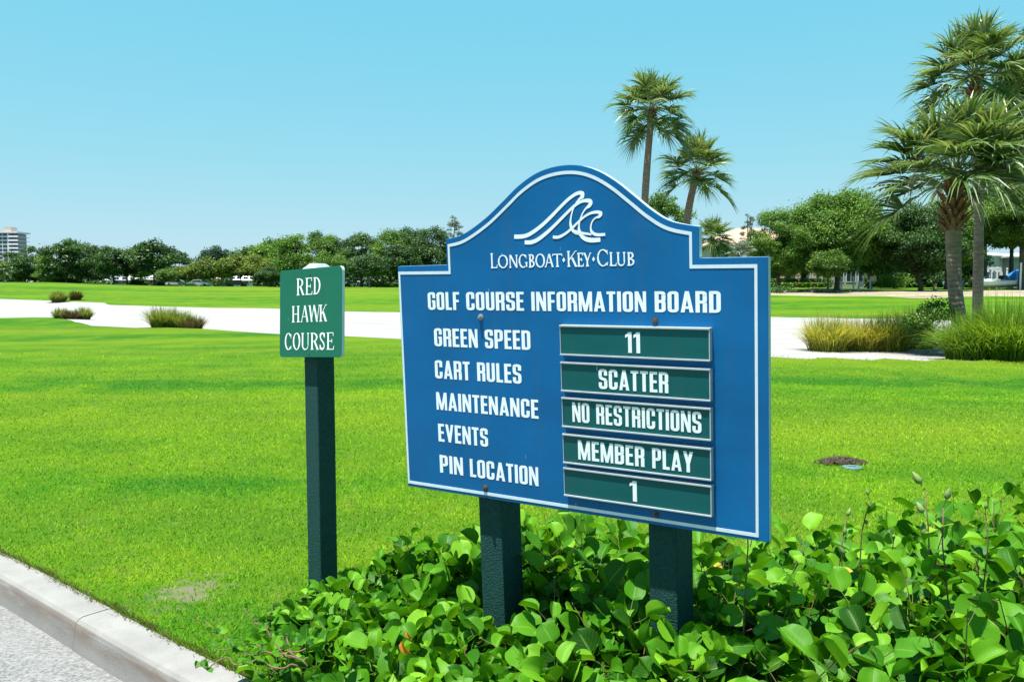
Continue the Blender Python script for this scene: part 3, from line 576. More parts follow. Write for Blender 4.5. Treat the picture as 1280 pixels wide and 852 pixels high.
# ------------------------------------------------------------------ broad-leaved ground cover in the bed
def leaf_template(nu=5, nv=8):
    us = np.linspace(-1, 1, nu); vs_ = np.linspace(0, 1, nv); P = []
    for v in vs_:
        wv = .5*math.sqrt(max(0, 1-(2*v**.9-1)**2))**.85
        for u in us: P.append((u, v, wv*1.02))
    P = np.array(P); Fq = np.array([[i*nu+j, i*nu+j+1, (i+1)*nu+j+1, (i+1)*nu+j] for i in range(nv-1) for j in range(nu-1)])
    return P, Fq
LT, LF = leaf_template()
def leaves(base, axis, normal, size, fold, curl, widthf=None):
    """many leaves in one go: base (n,3), axis, normal unit vectors, size, fold angle, curl"""
    n = len(base); axis = axis/np.linalg.norm(axis, axis=1, keepdims=True)
    side = np.cross(axis, normal); side /= np.linalg.norm(side, axis=1, keepdims=True)+1e-9; nor = np.cross(side, axis)
    u, v, w = LT.T; x = (u*w)[None]*(1 if widthf is None else widthf[:, None])
    notch = -.07*np.exp(-(u/.35)**2)*np.clip((v-.7)/.3, 0, 1)
    lx = x*np.cos(fold)[:, None]; lz = np.abs(x)*np.sin(fold)[:, None]-curl[:, None]*(v**2)[None]+.03*np.sin(u*5+v*6)[None]; ly = (v+notch)[None]*np.ones((n, 1))-.35*np.maximum(curl, 0)[:, None]*(v**3)[None]
    Q = base[:, None]+size[:, None, None]*(lx[..., None]*side[:, None]+ly[..., None]*axis[:, None]+lz[..., None]*nor[:, None])
    k = len(LT); Vv = Q.reshape(-1, 3); Ff = (LF[None]+(np.arange(n)*k)[:, None, None]).reshape(-1, 4)
    uv = np.tile(np.c_[u, v], (n, 1)); return Vv, Ff, uv
def tubes_np(paths, rad, k=5):
    """paths (n,m,3) -> quads"""
    n, m, _ = paths.shape; d = np.gradient(paths, axis=1); d /= np.linalg.norm(d, axis=2, keepdims=True)+1e-9
    ref = np.array([.37, .21, .05]); a = np.cross(d, ref); a /= np.linalg.norm(a, axis=2, keepdims=True)+1e-9; b = np.cross(d, a)
    th = np.arange(k)*2*np.pi/k; rad = np.asarray(rad, float)
    if rad.ndim == 1: rad = np.tile(rad, (n, 1))
    R = paths[:, :, None]+rad[:, :, None, None]*(np.cos(th)[None, None, :, None]*a[:, :, None]+np.sin(th)[None, None, :, None]*b[:, :, None])
    Vv = R.reshape(-1, 3); base = (np.arange(n)*m*k)[:, None, None]; i = np.arange(m-1)[:, None]*k; j = np.arange(k)[None]; j2 = (j+1) % k
    q = np.stack([i+j, i+j2, i+k+j2, i+k+j], -1).reshape(-1, 4)
    return Vv, (q[None]+base).reshape(-1, 4)
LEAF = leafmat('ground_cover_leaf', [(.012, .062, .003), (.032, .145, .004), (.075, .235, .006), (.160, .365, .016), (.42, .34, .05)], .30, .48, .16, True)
STEM = leafmat('ground_cover_stem', [(.07, .10, .02), (.14, .12, .05), (.16, .07, .03)], 0, .6)
def bed_height(x, y):
    d = -sdf(BED, x, y); s, t = st(x, y)
    h = .28+.20*S(.4, 1.5, t)+.09*S(.05, .5, x)*(1-S(.9, 1.6, t))+.05*np.sin(x*3.1+y*2)+.10*S(.4, 2.2, x)
    h = h*(.55+.27*S(-1.0, -.35, x)+.18*S(-.2, .5, x))
    return h*S(-.04, .26, d+.08)*.95+.03
def cover():
    n = 1150; x = rng.uniform(-1.2, 4.4, n*5); y = rng.uniform(.2, 4.3, n*5); keep = (sdf(BED, x, y) < .03) & (np.abs(x/np.maximum(y, .1)) < 1.05) & (y > 1.5); x, y = x[keep][:n], y[keep][:n]; n = len(x)
    # keep the posts clear
    h = bed_height(x, y)*rng.uniform(.5, 1.0, n)*(1+.32*(rng.random(n) < .16)); z0 = ground_h(x, y)
    la = rng.uniform(0, 2*np.pi, n); ln = rng.uniform(.05, .5, n)*h; m = 6; t = np.linspace(0, 1, m)
    bend = np.c_[np.cos(la), np.sin(la)]*ln[:, None]
    paths = np.stack([x[:, None]+bend[:, :1]*t**1.8, y[:, None]+bend[:, 1:]*t**1.8, z0[:, None]-.01+h[:, None]*(t-.12*t**3)], -1)
    SV, SF = tubes_np(paths, np.linspace(.0034, .0018, m)); srnd = np.repeat(rng.random(n), m*5)
    B, A, Nn, Z, Fo, Cu, Rn, Pp = [], [], [], [], [], [], [], []
    for lvl in range(8):
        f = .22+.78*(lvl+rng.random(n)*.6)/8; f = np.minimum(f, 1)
        p = np.stack([x+bend[:, 0]*f**1.8, y+bend[:, 1]*f**1.8, z0+h*(f-.12*f**3)], -1)
        az = la+lvl*2.4+rng.normal(0, .5, n); up = rng.uniform(.15, .95, n)*(.6+.6*f); pl = rng.uniform(.04, .095, n)
        dirv = np.stack([np.cos(az), np.sin(az), up], -1); dirv /= np.linalg.norm(dirv, axis=1, keepdims=True)
        q = p+dirv*pl[:, None]; ax = np.stack([np.cos(az), np.sin(az), rng.normal(.55, .55, n)+.35*f], -1)
        no = np.stack([-.5*np.cos(az)+rng.normal(0, .55, n), -.5*np.sin(az)+rng.normal(-.25, .55, n), np.ones(n)*.8], -1)
        sz = .114*rng.uniform(.45, 1.08, n)**.8*(1.1-.30*f**3)*(.72+.28*S(-.9, -.2, x)); kp = rng.random(n) < (.95 if lvl > 2 else .7)
        B.append(q[kp]); A.append(ax[kp]); Nn.append(no[kp]); Z.append(sz[kp]); Fo.append(rng.uniform(.20, 1.05, n)[kp]); Cu.append(rng.normal(.08, .16, n)[kp])
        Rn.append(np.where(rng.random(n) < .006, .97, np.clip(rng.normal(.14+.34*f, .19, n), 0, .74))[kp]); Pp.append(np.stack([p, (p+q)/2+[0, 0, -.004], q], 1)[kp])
    B, A, Nn, Z, Fo, Cu, Rn, Pp = map(np.concatenate, (B, A, Nn, Z, Fo, Cu, Rn, Pp))
    # no leaves inside the posts or through the board
    Mi = np.array(BM.inverted()); loc = np.c_[B+A*Z[:, None]*.5, np.ones(len(B))] @ Mi.T
    bad = np.zeros(len(B), bool)
    for x0, x1, dep in ((-.418, -.310, .142), (.322, .428, .150)): bad |= (loc[:, 0] > x0-.028) & (loc[:, 0] < x1+.028) & (loc[:, 1] > -.02) & (loc[:, 1] < dep+.05)
    bad |= (np.abs(loc[:, 1]) < .06) & (loc[:, 2] > -.03)
    HI = np.array(HB.inverted()); l2 = np.c_[B+A*Z[:, None]*.5, np.ones(len(B))] @ HI.T
    bad |= (l2[:, 0] > px0-.03) & (l2[:, 0] < px1+.03) & (l2[:, 1] > py0-.02) & (l2[:, 1] < py1+.03)
    g = ~bad; B, A, Nn, Z, Fo, Cu, Rn, Pp = (q[g] for q in (B, A, Nn, Z, Fo, Cu, Rn, Pp))
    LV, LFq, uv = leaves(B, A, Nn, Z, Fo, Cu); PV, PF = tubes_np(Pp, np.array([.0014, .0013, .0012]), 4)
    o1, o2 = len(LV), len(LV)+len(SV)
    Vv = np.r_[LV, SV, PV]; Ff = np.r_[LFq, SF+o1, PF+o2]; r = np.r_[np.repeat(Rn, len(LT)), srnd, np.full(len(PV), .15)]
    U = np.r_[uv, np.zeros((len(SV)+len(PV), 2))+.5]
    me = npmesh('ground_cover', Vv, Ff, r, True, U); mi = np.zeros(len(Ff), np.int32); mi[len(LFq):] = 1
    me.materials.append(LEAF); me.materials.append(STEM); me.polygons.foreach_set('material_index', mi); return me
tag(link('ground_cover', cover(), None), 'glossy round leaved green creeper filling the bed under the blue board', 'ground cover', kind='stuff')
# dead leaf litter on the soil of the bed
n = 900; x = rng.uniform(-1, 4, n*4); y = rng.uniform(1.5, 4.2, n*4); k = sdf(BED, x, y) < -.02; x, y = x[k][:n], y[k][:n]; n = len(x); a_ = rng.uniform(0, 6.28, n)
lv, lf, uv = leaves(np.c_[x, y, ground_h(x, y)+rng.uniform(.004, .03, n)], np.c_[np.cos(a_), np.sin(a_), rng.normal(0, .2, n)], np.c_[rng.normal(0, .3, n), rng.normal(0, .3, n), np.ones(n)], rng.uniform(.03, .07, n), rng.uniform(0, .6, n), rng.normal(0, .2, n))
tag(link('leaf_litter', npmesh('leaf_litter', lv, lf, np.repeat(rng.random(n), len(LT)), True, uv), leafmat('dry_litter', [(.10, .06, .03), (.24, .17, .09), (.38, .32, .22)], .1, .8)), 'dry brown fallen leaves on the soil beneath the creeper', 'leaf litter', kind='stuff')
YEL = leafmat('orange_dead_leaf', [(.40, .15, .012), (.50, .20, .02)], .35, .6)
for px, py, Y, sz, lb in ((498, 801, 2.86, .045, 'larger orange dead leaf caught among the green creeper leaves'), (505, 788, 2.90, .03, 'smaller orange dead leaf just above a larger one in the creeper')):
    p = np.array([[X_(px, Y), Y, Z_(py, Y)]]); lv, lf, uv = leaves(p, np.array([[.5, -.3, -.8]]), np.array([[-.5, -.8, .3]]), np.array([sz*1.25]), np.array([.95]), np.array([.3]), np.array([.62]))
    tag(link('dead_leaf', npmesh('dead_leaf', lv, lf, np.full(len(lv), .5), True, uv), YEL), lb, 'leaf', 'dead leaves in the creeper')

# tall shoots with pale buds that stand above the creeper, and bare runners over the kerb
BUD = leafmat('pale_bud', [(.11, .21, .04), (.26, .33, .12)], .2, .45)
TWIG = mat('twig_bark', (.10, .055, .035), (.17, .11, .06), 40, .8)
def each_leaf(o, P, A, Nn, sz, fo, cu, rn):
    for i in range(len(P)):
        lv, lf, uv = leaves(np.zeros((1, 3)), A[i:i+1], Nn[i:i+1], sz[i:i+1], fo[i:i+1], cu[i:i+1])
        l = link('leaf', npmesh('leaf', lv, lf, np.full(len(LT), rn[i]), True, uv), LEAF, o); l.location = P[i]
def shoot(px, py, Y, nb, nl, lb, big=.03, hbase=.12, seed=0):
    r = np.random.default_rng(100+seed); top = Vector((X_(px, Y), Y, Z_(py, Y))); b = Vector((top.x+r.uniform(-.05, .05), Y+r.uniform(-.03, .06), float(ground_h(top.x, Y))))
    o = empty('budded_shoot', b, lb, 'plant shoot', 'budded shoots standing above the creeper')
    pts = [b.lerp(top, t)+Vector((.02*math.sin(t*3+seed), 0, 0)) for t in np.linspace(0, 1, 7)]; pts[-1] = top; off = -b
    mb = MB(); mb.tube([p+off for p in pts], np.linspace(.0045, .002, 7), 6); mb.build('stem', TWIG, o, smooth=True)
    L0 = (top-b).length
    for i in range(nb):
        f = 1-i*.14*r.uniform(.6, 1); p = b.lerp(top, f); d = Vector((r.uniform(-.6, .6), r.uniform(-.5, .3), .9)).normalized(); q = p+d*r.uniform(.008, .035); s = big*r.uniform(.6, 1)
        mb = MB(); mb.tube([p+off, q+off], .0015, 5)
        pr = [(.10, 0), (.30, .22), (.37, .52), (.29, .90), (.10, 1.30), (.02, 1.42)]
        R_ = d.to_track_quat('Z', 'Y').to_matrix().to_4x4(); nn = 9; vs = [tuple(q+off+(R_ @ Vector((a*s*math.cos(2*math.pi*k/nn), a*s*math.sin(2*math.pi*k/nn), z*s)))) for a, z in pr for k in range(nn)]
        mb.add(vs, [[j*nn+k, j*nn+(k+1) % nn, (j+1)*nn+(k+1) % nn, (j+1)*nn+k] for j in range(len(pr)-1) for k in range(nn)])
        bu = mb.build('bud', BUD, o, smooth=True); a = bu.data.attributes.new('rnd', 'FLOAT', 'POINT'); a.data.foreach_set('value', np.clip(np.full(len(vs)+10, .5)+r.normal(0, .2), 0, 1).astype(np.float32))
    f = r.uniform(.45, .97, nl); az = r.uniform(0, 6.28, nl); P = np.array([b.lerp(top, t)+off for t in f]); A = np.c_[np.cos(az), np.sin(az), r.uniform(.1, 1, nl)]
    each_leaf(o, P, A, np.c_[-.4*np.cos(az), -.4*np.sin(az), np.ones(nl)], r.uniform(.045, .09, nl), r.uniform(.3, .8, nl), r.normal(.1, .15, nl), np.clip(r.normal(.55, .2, nl), 0, 1))
for i, a in enumerate([(1163, 612, 3.05, 4, 5, 'tallest budded shoot above the creeper at the right, with several plump pale buds', .040), (1187, 634, 3.0, 2, 4, 'budded shoot right beside the tallest one, ending in a pointed pale bud', .034), (1093, 625, 3.2, 2, 4, 'thin dark tipped shoot rising over the creeper left of the tallest budded shoot', .018),
                       (1064, 648, 3.1, 3, 6, 'short shoot with paired pale buds in front of the lawn lid', .032), (937, 634, 2.9, 2, 4, 'dark tipped shoot beside the lower right corner of the blue board', .022), (1240, 640, 3.1, 1, 5, 'leafy shoot at the far right edge with one small bud', .02)]):
    shoot(*a[:6], big=a[6], seed=i)
def runner(pts, lb, seed):
    r = np.random.default_rng(300+seed); W_ = [Vector((X_(px, Y), Y, Z_(py, Y))) for px, py, Y in pts]; b = W_[0]; P = [Vector((*p, 0))[:] for p in []] or [q+Vector((.010*math.sin(i*1.1+seed), .008*math.cos(i*.8), .012*math.sin(i*.9+seed*2))) for i, q in enumerate(catmull3(W_, 8))]
    o = empty('vine_runner', b, lb, 'vine', 'bare vine runners at the kerb')
    mb = MB(); mb.tube([p-b for p in P], np.linspace(.0036, .0017, len(P)), 6); mb.build('stem', TWIG, o, smooth=True)
    nl = 14; ii = r.integers(2, len(P), nl); az = r.uniform(0, 6.28, nl); A = np.c_[np.cos(az), np.sin(az), r.uniform(.1, .9, nl)]
    each_leaf(o, np.array([P[i]-b for i in ii]), A, np.c_[rng.normal(0, .4, nl), -.3+0*az, np.ones(nl)], r.uniform(.016, .040, nl), r.uniform(.2, .9, nl), r.normal(.1, .2, nl), r.random(nl)*.5)
def catmull3(P, n=5):
    o = []
    for i in range(len(P)-1):
        p0, p1, p2, p3 = P[max(i-1, 0)], P[i], P[i+1], P[min(i+2, len(P)-1)]
        for k in range(n): t = k/n; o.append(.5*((2*p1)+(p2-p0)*t+(2*p0-5*p1+4*p2-p3)*t*t+(3*p1-p0-3*p2+p3)*t**3))
    return o+[P[-1]]
runner([(372, 815, 3.05), (340, 797, 3.1), (312, 778, 3.2), (297, 755, 3.25)], 'upright dark vine runner reaching over the grass left of the creeper', 1)
runner([(375, 820, 3.0), (330, 812, 3.05), (275, 800, 3.12), (247, 778, 3.2)], 'long low vine runner with tiny leaves lying along the kerb top', 2)
runner([(370, 835, 2.95), (320, 828, 2.98), (270, 826, 3.0), (236, 838, 2.98)], 'vine runner lowest on the kerb, trailing over the white concrete', 3)
runner([(360, 826, 2.98), (335, 800, 3.05), (330, 775, 3.1), (333, 760, 3.12)], 'short vine runner nearest to the creeper, its tip straight up', 4)
runner([(380, 830, 2.95), (345, 818, 3.0), (300, 815, 3.03), (258, 806, 3.05)], 'reddish vine runner between the two low ones beside the kerb', 5)

# ------------------------------------------------------------------ lid and loose soil in the lawn
mb = MB(); cx_, cy_ = gp(1070, 6.70); mb.lathe([(.086, -.05), (.086, .004), (.080, .009), (.02, .010)], 24); mb.box(-.03, .03, -.008, .008, .0098, .016)
o = mb.build('valve_lid', mat('pale_lid_plastic', (.10, .18, .18), (.06, .11, .11), 30, .8, .1), bevel=.002); o.location = (cx_, cy_, float(ground_h(cx_, cy_))+.004); tag(o, 'round pale blue green irrigation lid sunk in the lawn', 'lid')
n = 420; a = rng.uniform(0, 6.28, n); rr = np.sqrt(rng.random(n)); x = cx_-.02+.24*rr*np.cos(a); y = cy_+.19+.13*rr*np.sin(a); mb = MB()
for i in range(n):
    s = random.uniform(.006, .022)*(1.25-rr[i]); z = float(ground_h(x[i], y[i]))+.012+.035*(1-rr[i]**2)
    vs = [(x[i]+s*random.uniform(.6, 1.3)*c[0], y[i]+s*random.uniform(.6, 1.3)*c[1], z+s*random.uniform(.5, 1)*c[2]) for c in ((-1, -1, -1), (1, -1, -1), (1, 1, -1), (-1, 1, -1), (-.6, -.6, .8), (.6, -.6, .8), (.6, .6, .8), (-.6, .6, .8))]
    mb.add(vs, [[3, 2, 1, 0], [4, 5, 6, 7], [0, 1, 5, 4], [1, 2, 6, 5], [2, 3, 7, 6], [3, 0, 4, 7]])
tag(mb.build('loose_soil', mat('dark_soil', (.03, .022, .016), (.09, .06, .04), 40, .95)), 'small heap of dark dug up soil behind the round lid in the lawn', 'soil', kind='stuff')

# ------------------------------------------------------------------ ornamental grasses and shrubs round the bunker
def tuft(n, h, spread, w, r, droop=.5, segs=5, thin=.15):
    az = r.uniform(0, 6.28, n); rad = spread*.52*np.sqrt(r.random(n)); ba = r.uniform(0, 6.28, n); L = h*r.uniform(.55, 1.1, n); out = r.uniform(.05, 1, n)*spread
    t = np.linspace(0, 1, segs); base = np.c_[np.cos(ba)*rad, np.sin(ba)*rad, np.zeros(n)]; az = np.where(r.random(n) < .7, ba+r.normal(0, .5, n), az)
    px_ = base[:, :1]+np.cos(az)[:, None]*out[:, None]*t**1.5; py_ = base[:, 1:2]+np.sin(az)[:, None]*out[:, None]*t**1.5
    pz_ = L[:, None]*(t-(droop*(out/spread))[:, None]*t**2.6)
    ww = w*(1-t**2*.92); sa = az+np.pi/2+r.normal(0, .6, n); sx = np.cos(sa)[:, None]*ww; sy = np.sin(sa)[:, None]*ww
    Vv = np.stack([np.stack([px_-sx, py_-sy, pz_], -1), np.stack([px_+sx, py_+sy, pz_], -1)], 2).reshape(-1, 3)
    k = np.arange(segs-1)*2; q = np.stack([k, k+1, k+3, k+2], -1); Ff = (q[None]+(np.arange(n)*segs*2)[:, None, None]).reshape(-1, 4)
    rn = np.clip(np.repeat(r.random(n)**1.2*.75, segs*2)+np.tile(np.repeat(t*.25, 2), n), 0, 1); return Vv, Ff, rn
GR_GOLD = leafmat('golden_cordgrass', [(.11, .19, .015), (.23, .28, .03), (.42, .40, .10), (.30, .20, .05)], .45, .6)
GR_GREEN = leafmat('green_fountain_grass', [(.06, .15, .008), (.12, .23, .015), (.22, .31, .05)], .42, .5)
GR_DULL = leafmat('dull_bunker_grass', [(.07, .12, .018), (.14, .20, .035), (.26, .28, .09)], .38, .6)
GR_BROWN = leafmat('brown_dry_grass', [(.06, .045, .015), (.12, .09, .035), (.13, .13, .04)], .15, .7)
def grass_clump(px, pyb, Y, h, spread, n, w, m, lb, grp, seed, parts=None, droop=.5):
    r = np.random.default_rng(500+seed); h *= GS if Y < 62 else 1; spread *= GS if Y < 62 else 1; x, y = gp(px, Y); z = float(ground_h(x, y))
    Vv, Ff, rn = tuft(n, h, spread, w, r, droop); o = link('grass_clump', npmesh('grass_clump', Vv, Ff, rn), m); o.location = (x, y, z-.03); tag(o, lb, 'grass clump', grp)
RG = 'ornamental grass clumps at the right of the bunker'
grass_clump(1035, 430, 20.6, 1.02, .8, 1300, .009, GR_GOLD, 'golden grass clump on the left end of the row at the right of the sand', RG, 1)
grass_clump(1078, 430, 20.9, .96, .85, 1300, .009, GR_GOLD, 'golden grass clump second from the left end of the row beside the sand', RG, 2)
grass_clump(1112, 426, 20.8, 1.08, .8, 1200, .009, GR_GOLD, 'yellow green grass clump between the golden clumps and the round leafy bush', RG, 3)
grass_clump(1142, 422, 21.6, 1.2, .85, 1200, .009, GR_GOLD, 'tall feathery yellow grass clump just left of the round leafy bush', RG, 4)
grass_clump(1222, 447, 17.6, 1.15, 1.05, 1500, .011, GR_GREEN, 'long arching green grass at the foot of the thick palm', RG, 5, droop=.62)
grass_clump(1262, 449, 17.3, 1.45, 1.15, 1700, .011, GR_GREEN, 'largest arching green grass clump, at the right edge beside the sand', RG, 6, droop=.62)
grass_clump(1310, 449, 17.6, 1.3, 1.0, 1500, .011, GR_GREEN, 'arching green grass clump cut off by the right edge of the picture', RG, 7, droop=.6)
grass_clump(1216, 425, 19.4, 1.1, .7, 900, .010, GR_GOLD, 'straw coloured grass between the two palm trunks', RG, 8)
BG = 'grass clumps in and around the sand bunker at the left'
grass_clump(205, 413, 28.6, .80, .75, 900, .012, GR_DULL, 'wide wispy green grass clump at the near rim of the sand', BG, 10, droop=.3)
grass_clump(226, 413, 28.5, .66, .6, 600, .012, GR_DULL, 'lower green part of the grass clumps at the near rim of the sand', BG, 11, droop=.35)
grass_clump(242, 413, 28.3, .52, .5, 500, .012, GR_BROWN, 'short brownish grass clump at the right end of the near rim group', BG, 12, droop=.4)
grass_clump(76, 403, 33.4, .50, .40, 700, .013, GR_DULL, 'left green tuft of the three clumps standing in the sand', BG, 13, droop=.5)
grass_clump(88, 405, 33.0, .42, .42, 700, .014, GR_BROWN, 'reddish brown dry tuft in the middle of three clumps in the sand', BG, 14, droop=.55)
grass_clump(104, 402, 33.6, .55, .45, 800, .013, GR_DULL, 'right and tallest tuft of the three clumps standing in the sand', BG, 15, droop=.5)
grass_clump(74, 379, 68, .95, .85, 800, .03, GR_DULL, 'larger dull green clump on the far rim of the sand', BG, 16, droop=.5)
grass_clump(95, 377, 70, .85, .7, 700, .03, GR_BROWN, 'smaller tan clump on the far rim of the sand', BG, 17, droop=.5)

# ------------------------------------------------------------------ broad-leaved trees
def ellipsoid_dirs(n, r):
    v = r.normal(0, 1, (n, 3)); return v/np.linalg.norm(v, axis=1, keepdims=True)
def crown_mesh(name, w, h, leaf, ncl, nleaf, seed, flat=.5, wisp=0, hollow=.55, depth=None, cs=.185):
    """clumps of small leaf faces through a crown w wide, h tall, base at z=0; returns mesh + clump centres"""
    r = np.random.default_rng(seed); d = ellipsoid_dirs(ncl, r); d[:, 2] = d[:, 2]*.78+.16
    rad = hollow+(1-hollow)*r.random(ncl)**.5; C = d*rad[:, None]*np.array([w*.40, (depth or w)*.40, h*.50])+np.array([0, 0, h*.40])
    cr = np.clip(r.normal(cs, cs*.3, ncl), cs*.5, cs*1.6)*w*(1-.25*wisp); per = r.multinomial(nleaf, cr**2/(cr**2).sum()); V_, F_, R_ = [], [], []
    for i in range(ncl):
        n = per[i]; u = ellipsoid_dirs(n, r); u[:, 2] = np.where(u[:, 2] < -.15, -u[:, 2]*r.uniform(-.6, 1, n), u[:, 2])
        q = cr[i]*(r.random(n)**.4)[:, None]*u*np.array([1, 1, .72]); q += r.normal(0, .10*cr[i], (n, 3)); p = C[i]+q
        nor = u*.7+r.normal(0, .55, (n, 3))+np.array([0, 0, .45]); nor /= np.linalg.norm(nor, axis=1, keepdims=True)
        a = np.cross(nor, r.normal(0, 1, (n, 3))); a /= np.linalg.norm(a, axis=1, keepdims=True)+1e-9; b = np.cross(nor, a)
        s = (leaf*r.uniform(.55, 1.25, n))[:, None]
        V_.append(np.stack([p-a*s*.5, p+b*s*.30+nor*s*.08, p+a*s*.5, p-b*s*.30+nor*s*.08], 1).reshape(-1, 3))
        R_.append(np.repeat(np.clip(r.normal(.45, .17, n)+r.normal(0, .24), 0, 1), 4))
    Vv = np.concatenate(V_); pass
    return npmesh(name, Vv, np.arange(len(Vv)).reshape(-1, 4), np.concatenate(R_)), C, cr
def trunk_mesh(r, H0, rad, C, lean=(0, 0), n=6, limbs=6):
    """trunk from the ground to height H0 (crown base at z=H0 in tree space), limbs towards clump centres"""
    mb = MB(); top = Vector((lean[0], lean[1], H0)); pts = [Vector((lean[0]*t*t+.12*rad*math.sin(t*5), lean[1]*t*t, H0*t)) for t in np.linspace(0, 1, 6)]
    mb.tube([pts[0]-Vector((0, 0, .3))]+pts, [rad*1.55, rad*1.35]+list(np.linspace(rad*1.05, rad*.8, 5)), 9)
    for i in r.permutation(len(C))[:limbs]:
        e = Vector(C[i])+Vector((0, 0, H0)); m_ = top.lerp(e, .5)+Vector((0, 0, .12*(e-top).length)); mb.tube([top-Vector((0, 0, rad)), m_, e], [rad*.62, rad*.36, rad*.12], 6)
    return mb
BARK = mat('grey_bark', (.055, .045, .036), (.11, .095, .08), 3, .9, .1, .6, 14, stretch=(3, 3, .6))
PALEBARK = mat('pale_bark', (.20, .17, .14), (.30, .27, .23), 3, .9, .1, .4, 14, stretch=(3, 3, .6))
FOL = {'dark': leafmat('dark_oak_leaf', [(.020, .058, .010), (.036, .092, .014), (.066, .140, .022)], .26, .5, .35),
       'mid': leafmat('mid_green_leaf', [(.042, .105, .009), (.078, .172, .014), (.135, .245, .026)], .34, .5, .35),
       'light': leafmat('light_green_leaf', [(.040, .095, .007), (.072, .155, .012), (.115, .21, .02)], .28, .5, .35),
       'yellow': leafmat('yellow_green_leaf', [(.060, .105, .010), (.115, .170, .014), (.18, .235, .026)], .28, .55),
       'blue': leafmat('bluish_leaf', [(.018, .045, .022), (.030, .070, .034), (.05, .095, .05)], .2, .55),
       'grey': leafmat('grey_wispy_leaf', [(.06, .085, .05), (.10, .125, .085), (.16, .18, .13)], .25, .6)}
CROWNS = {}
def crown_for(kind, w, h, seed, near):
    """crowns of one proportion share their mesh data"""
    asp = round(h/w*4)/4; key = (kind, asp, seed % 4, near)
    if key not in CROWNS:
        wisp = 1 if kind == 'grey' else 0; nl = {0: 9500, 1: 16000, 2: 60000}[near]; lf = {0: .047, 1: .036, 2: .021}[near]
        if kind == 'grey': nl = int(nl*.45)
        CROWNS[key] = crown_mesh(kind+'_crown', 1, asp, lf, {0: 46, 1: 62, 2: 95}[near], nl, 900+len(CROWNS)*7, wisp=wisp, cs={0: .15, 1: .14, 2: .115}[near])
        CROWNS[key][0].materials.append(FOL[kind])
    return CROWNS[key]
def tree(name, px, pytop, pybase, Y, wpx, kind, lb, grp, seed=0, cb=.25, bark=None, lean=0, near=0, rad=None, tx=None):
    """a tree from its place in the picture; cb = share of the height that is bare trunk"""
    Y = gs(Y); k_ = Y/F; x = X_(px, Y); z0 = float(ground_h(x, Y)); H = Z_(pytop, Y)-z0; w = wpx*k_; H0 = H*cb; h = H-H0
    me, C, cr = crown_for(kind, w, h, seed, near); asp = round(h/w*4)/4
    o = empty(name, (x, Y, z0), lb, 'tree', grp)
    c = bpy.data.objects.new('crown', me); COL.objects.link(c); c.parent = o; zext = float(np.percentile(CZ(me), 98))
    sz = h/zext; c.scale = (w*1.1, w*1.1, sz); ang = (seed*1.7) % 6.28; c.rotation_euler = (0, 0, ang); c.location = (0, 0, H0)
    R_ = np.array([[math.cos(ang), -math.sin(ang)], [math.sin(ang), math.cos(ang)]]); CC = C.copy(); CC[:, :2] = (C[:, :2]*w) @ R_.T; CC[:, 2] *= sz
    r = np.random.default_rng(seed+40); t0 = 0 if tx is None else X_(tx, Y)-x
    CC[:, 0] -= t0; mb = trunk_mesh(r, H0+h*.12, rad or max(.12, H*.028), CC-np.array([0, 0, h*.12]), (lean*k_, 0)); tr = mb.build('trunk', bark or BARK, o, smooth=True); tr.location = (t0, 0, 0)
    return o
_cz = {}
def CZ(me):
    if me.name not in _cz:
        a = np.empty(len(me.vertices)*3, np.float32); me.vertices.foreach_get('co', a); _cz[me.name] = a.reshape(-1, 3)[:, 2]
    return _cz[me.name]
LGp = 'trees along the far side of the fairway at the left'; MGp = 'trees behind the small green sign'; RGp = 'trees beyond the bunker at the right'; YGp = 'small yellow green trees along the fairway'
T = tree
for a in [
 ('oak_tree', 24, 318, 357, 200, 40, 'dark', 'dark bushy tree in front of the white tower block', 1, .1),
 ('oak_tree', 45, 311, 357, 205, 44, 'dark', 'dark rounded tree just right of the tower block', 2, .12),
 ('oak_tree', 64, 322, 358, 190, 38, 'mid', 'lower bright green tree between the tower and the tallest crown at the left', 3, .06),
 ('oak_tree', 84, 303, 358, 190, 54, 'dark', 'tallest broad tree on the left, rising behind the mound', 4, .14),
 ('oak_tree', 103, 304, 359, 200, 44, 'dark', 'dark tree leaning against the tallest crown on the left from its right side', 5, .15),
 ('oak_tree', 122, 310, 360, 195, 42, 'dark', 'dense dark tree between the tallest left crown and the tree with the thick bare trunk', 6, .12),
 ('oak_tree', 143, 311, 364, 180, 46, 'dark', 'dark tree with a thick bare trunk in front of the pale blue house', 7, .3),
 ('oak_tree', 160, 316, 363, 184, 36, 'dark', 'narrower dark tree with a slim trunk right beside the pale blue house', 8, .32),
 ('oak_tree', 177, 313, 362, 196, 38, 'mid', 'mid green tree behind the slim trunk and the brick red house', 9, .2),
 ('oak_tree', 194, 305, 362, 182, 62, 'dark', 'widest oak of the left row, two trunks below its round crown', 10, .28),
 ('oak_tree', 222, 316, 362, 200, 40, 'dark', 'dark tree on the right shoulder of the widest oak', 11, .2),
 ('pine_tree', 266, 311, 358, 260, 44, 'blue', 'far bluish tree rising alone behind the small yellow green trees', 12, .1),
 ('pine_tree', 287, 317, 358, 265, 26, 'blue', 'small far bluish tree right of the lone bluish one', 13, .1),
 ('oak_tree', 322, 309, 360, 210, 62, 'dark', 'dark layered spreading tree behind the yellow green row', 14, .2),
 ('oak_tree', 345, 303, 360, 190, 58, 'mid', 'green tree where the yellow green row meets the dense wood', 15, .12)]: T(*a[:8], LGp, a[8], a[9]*.7)
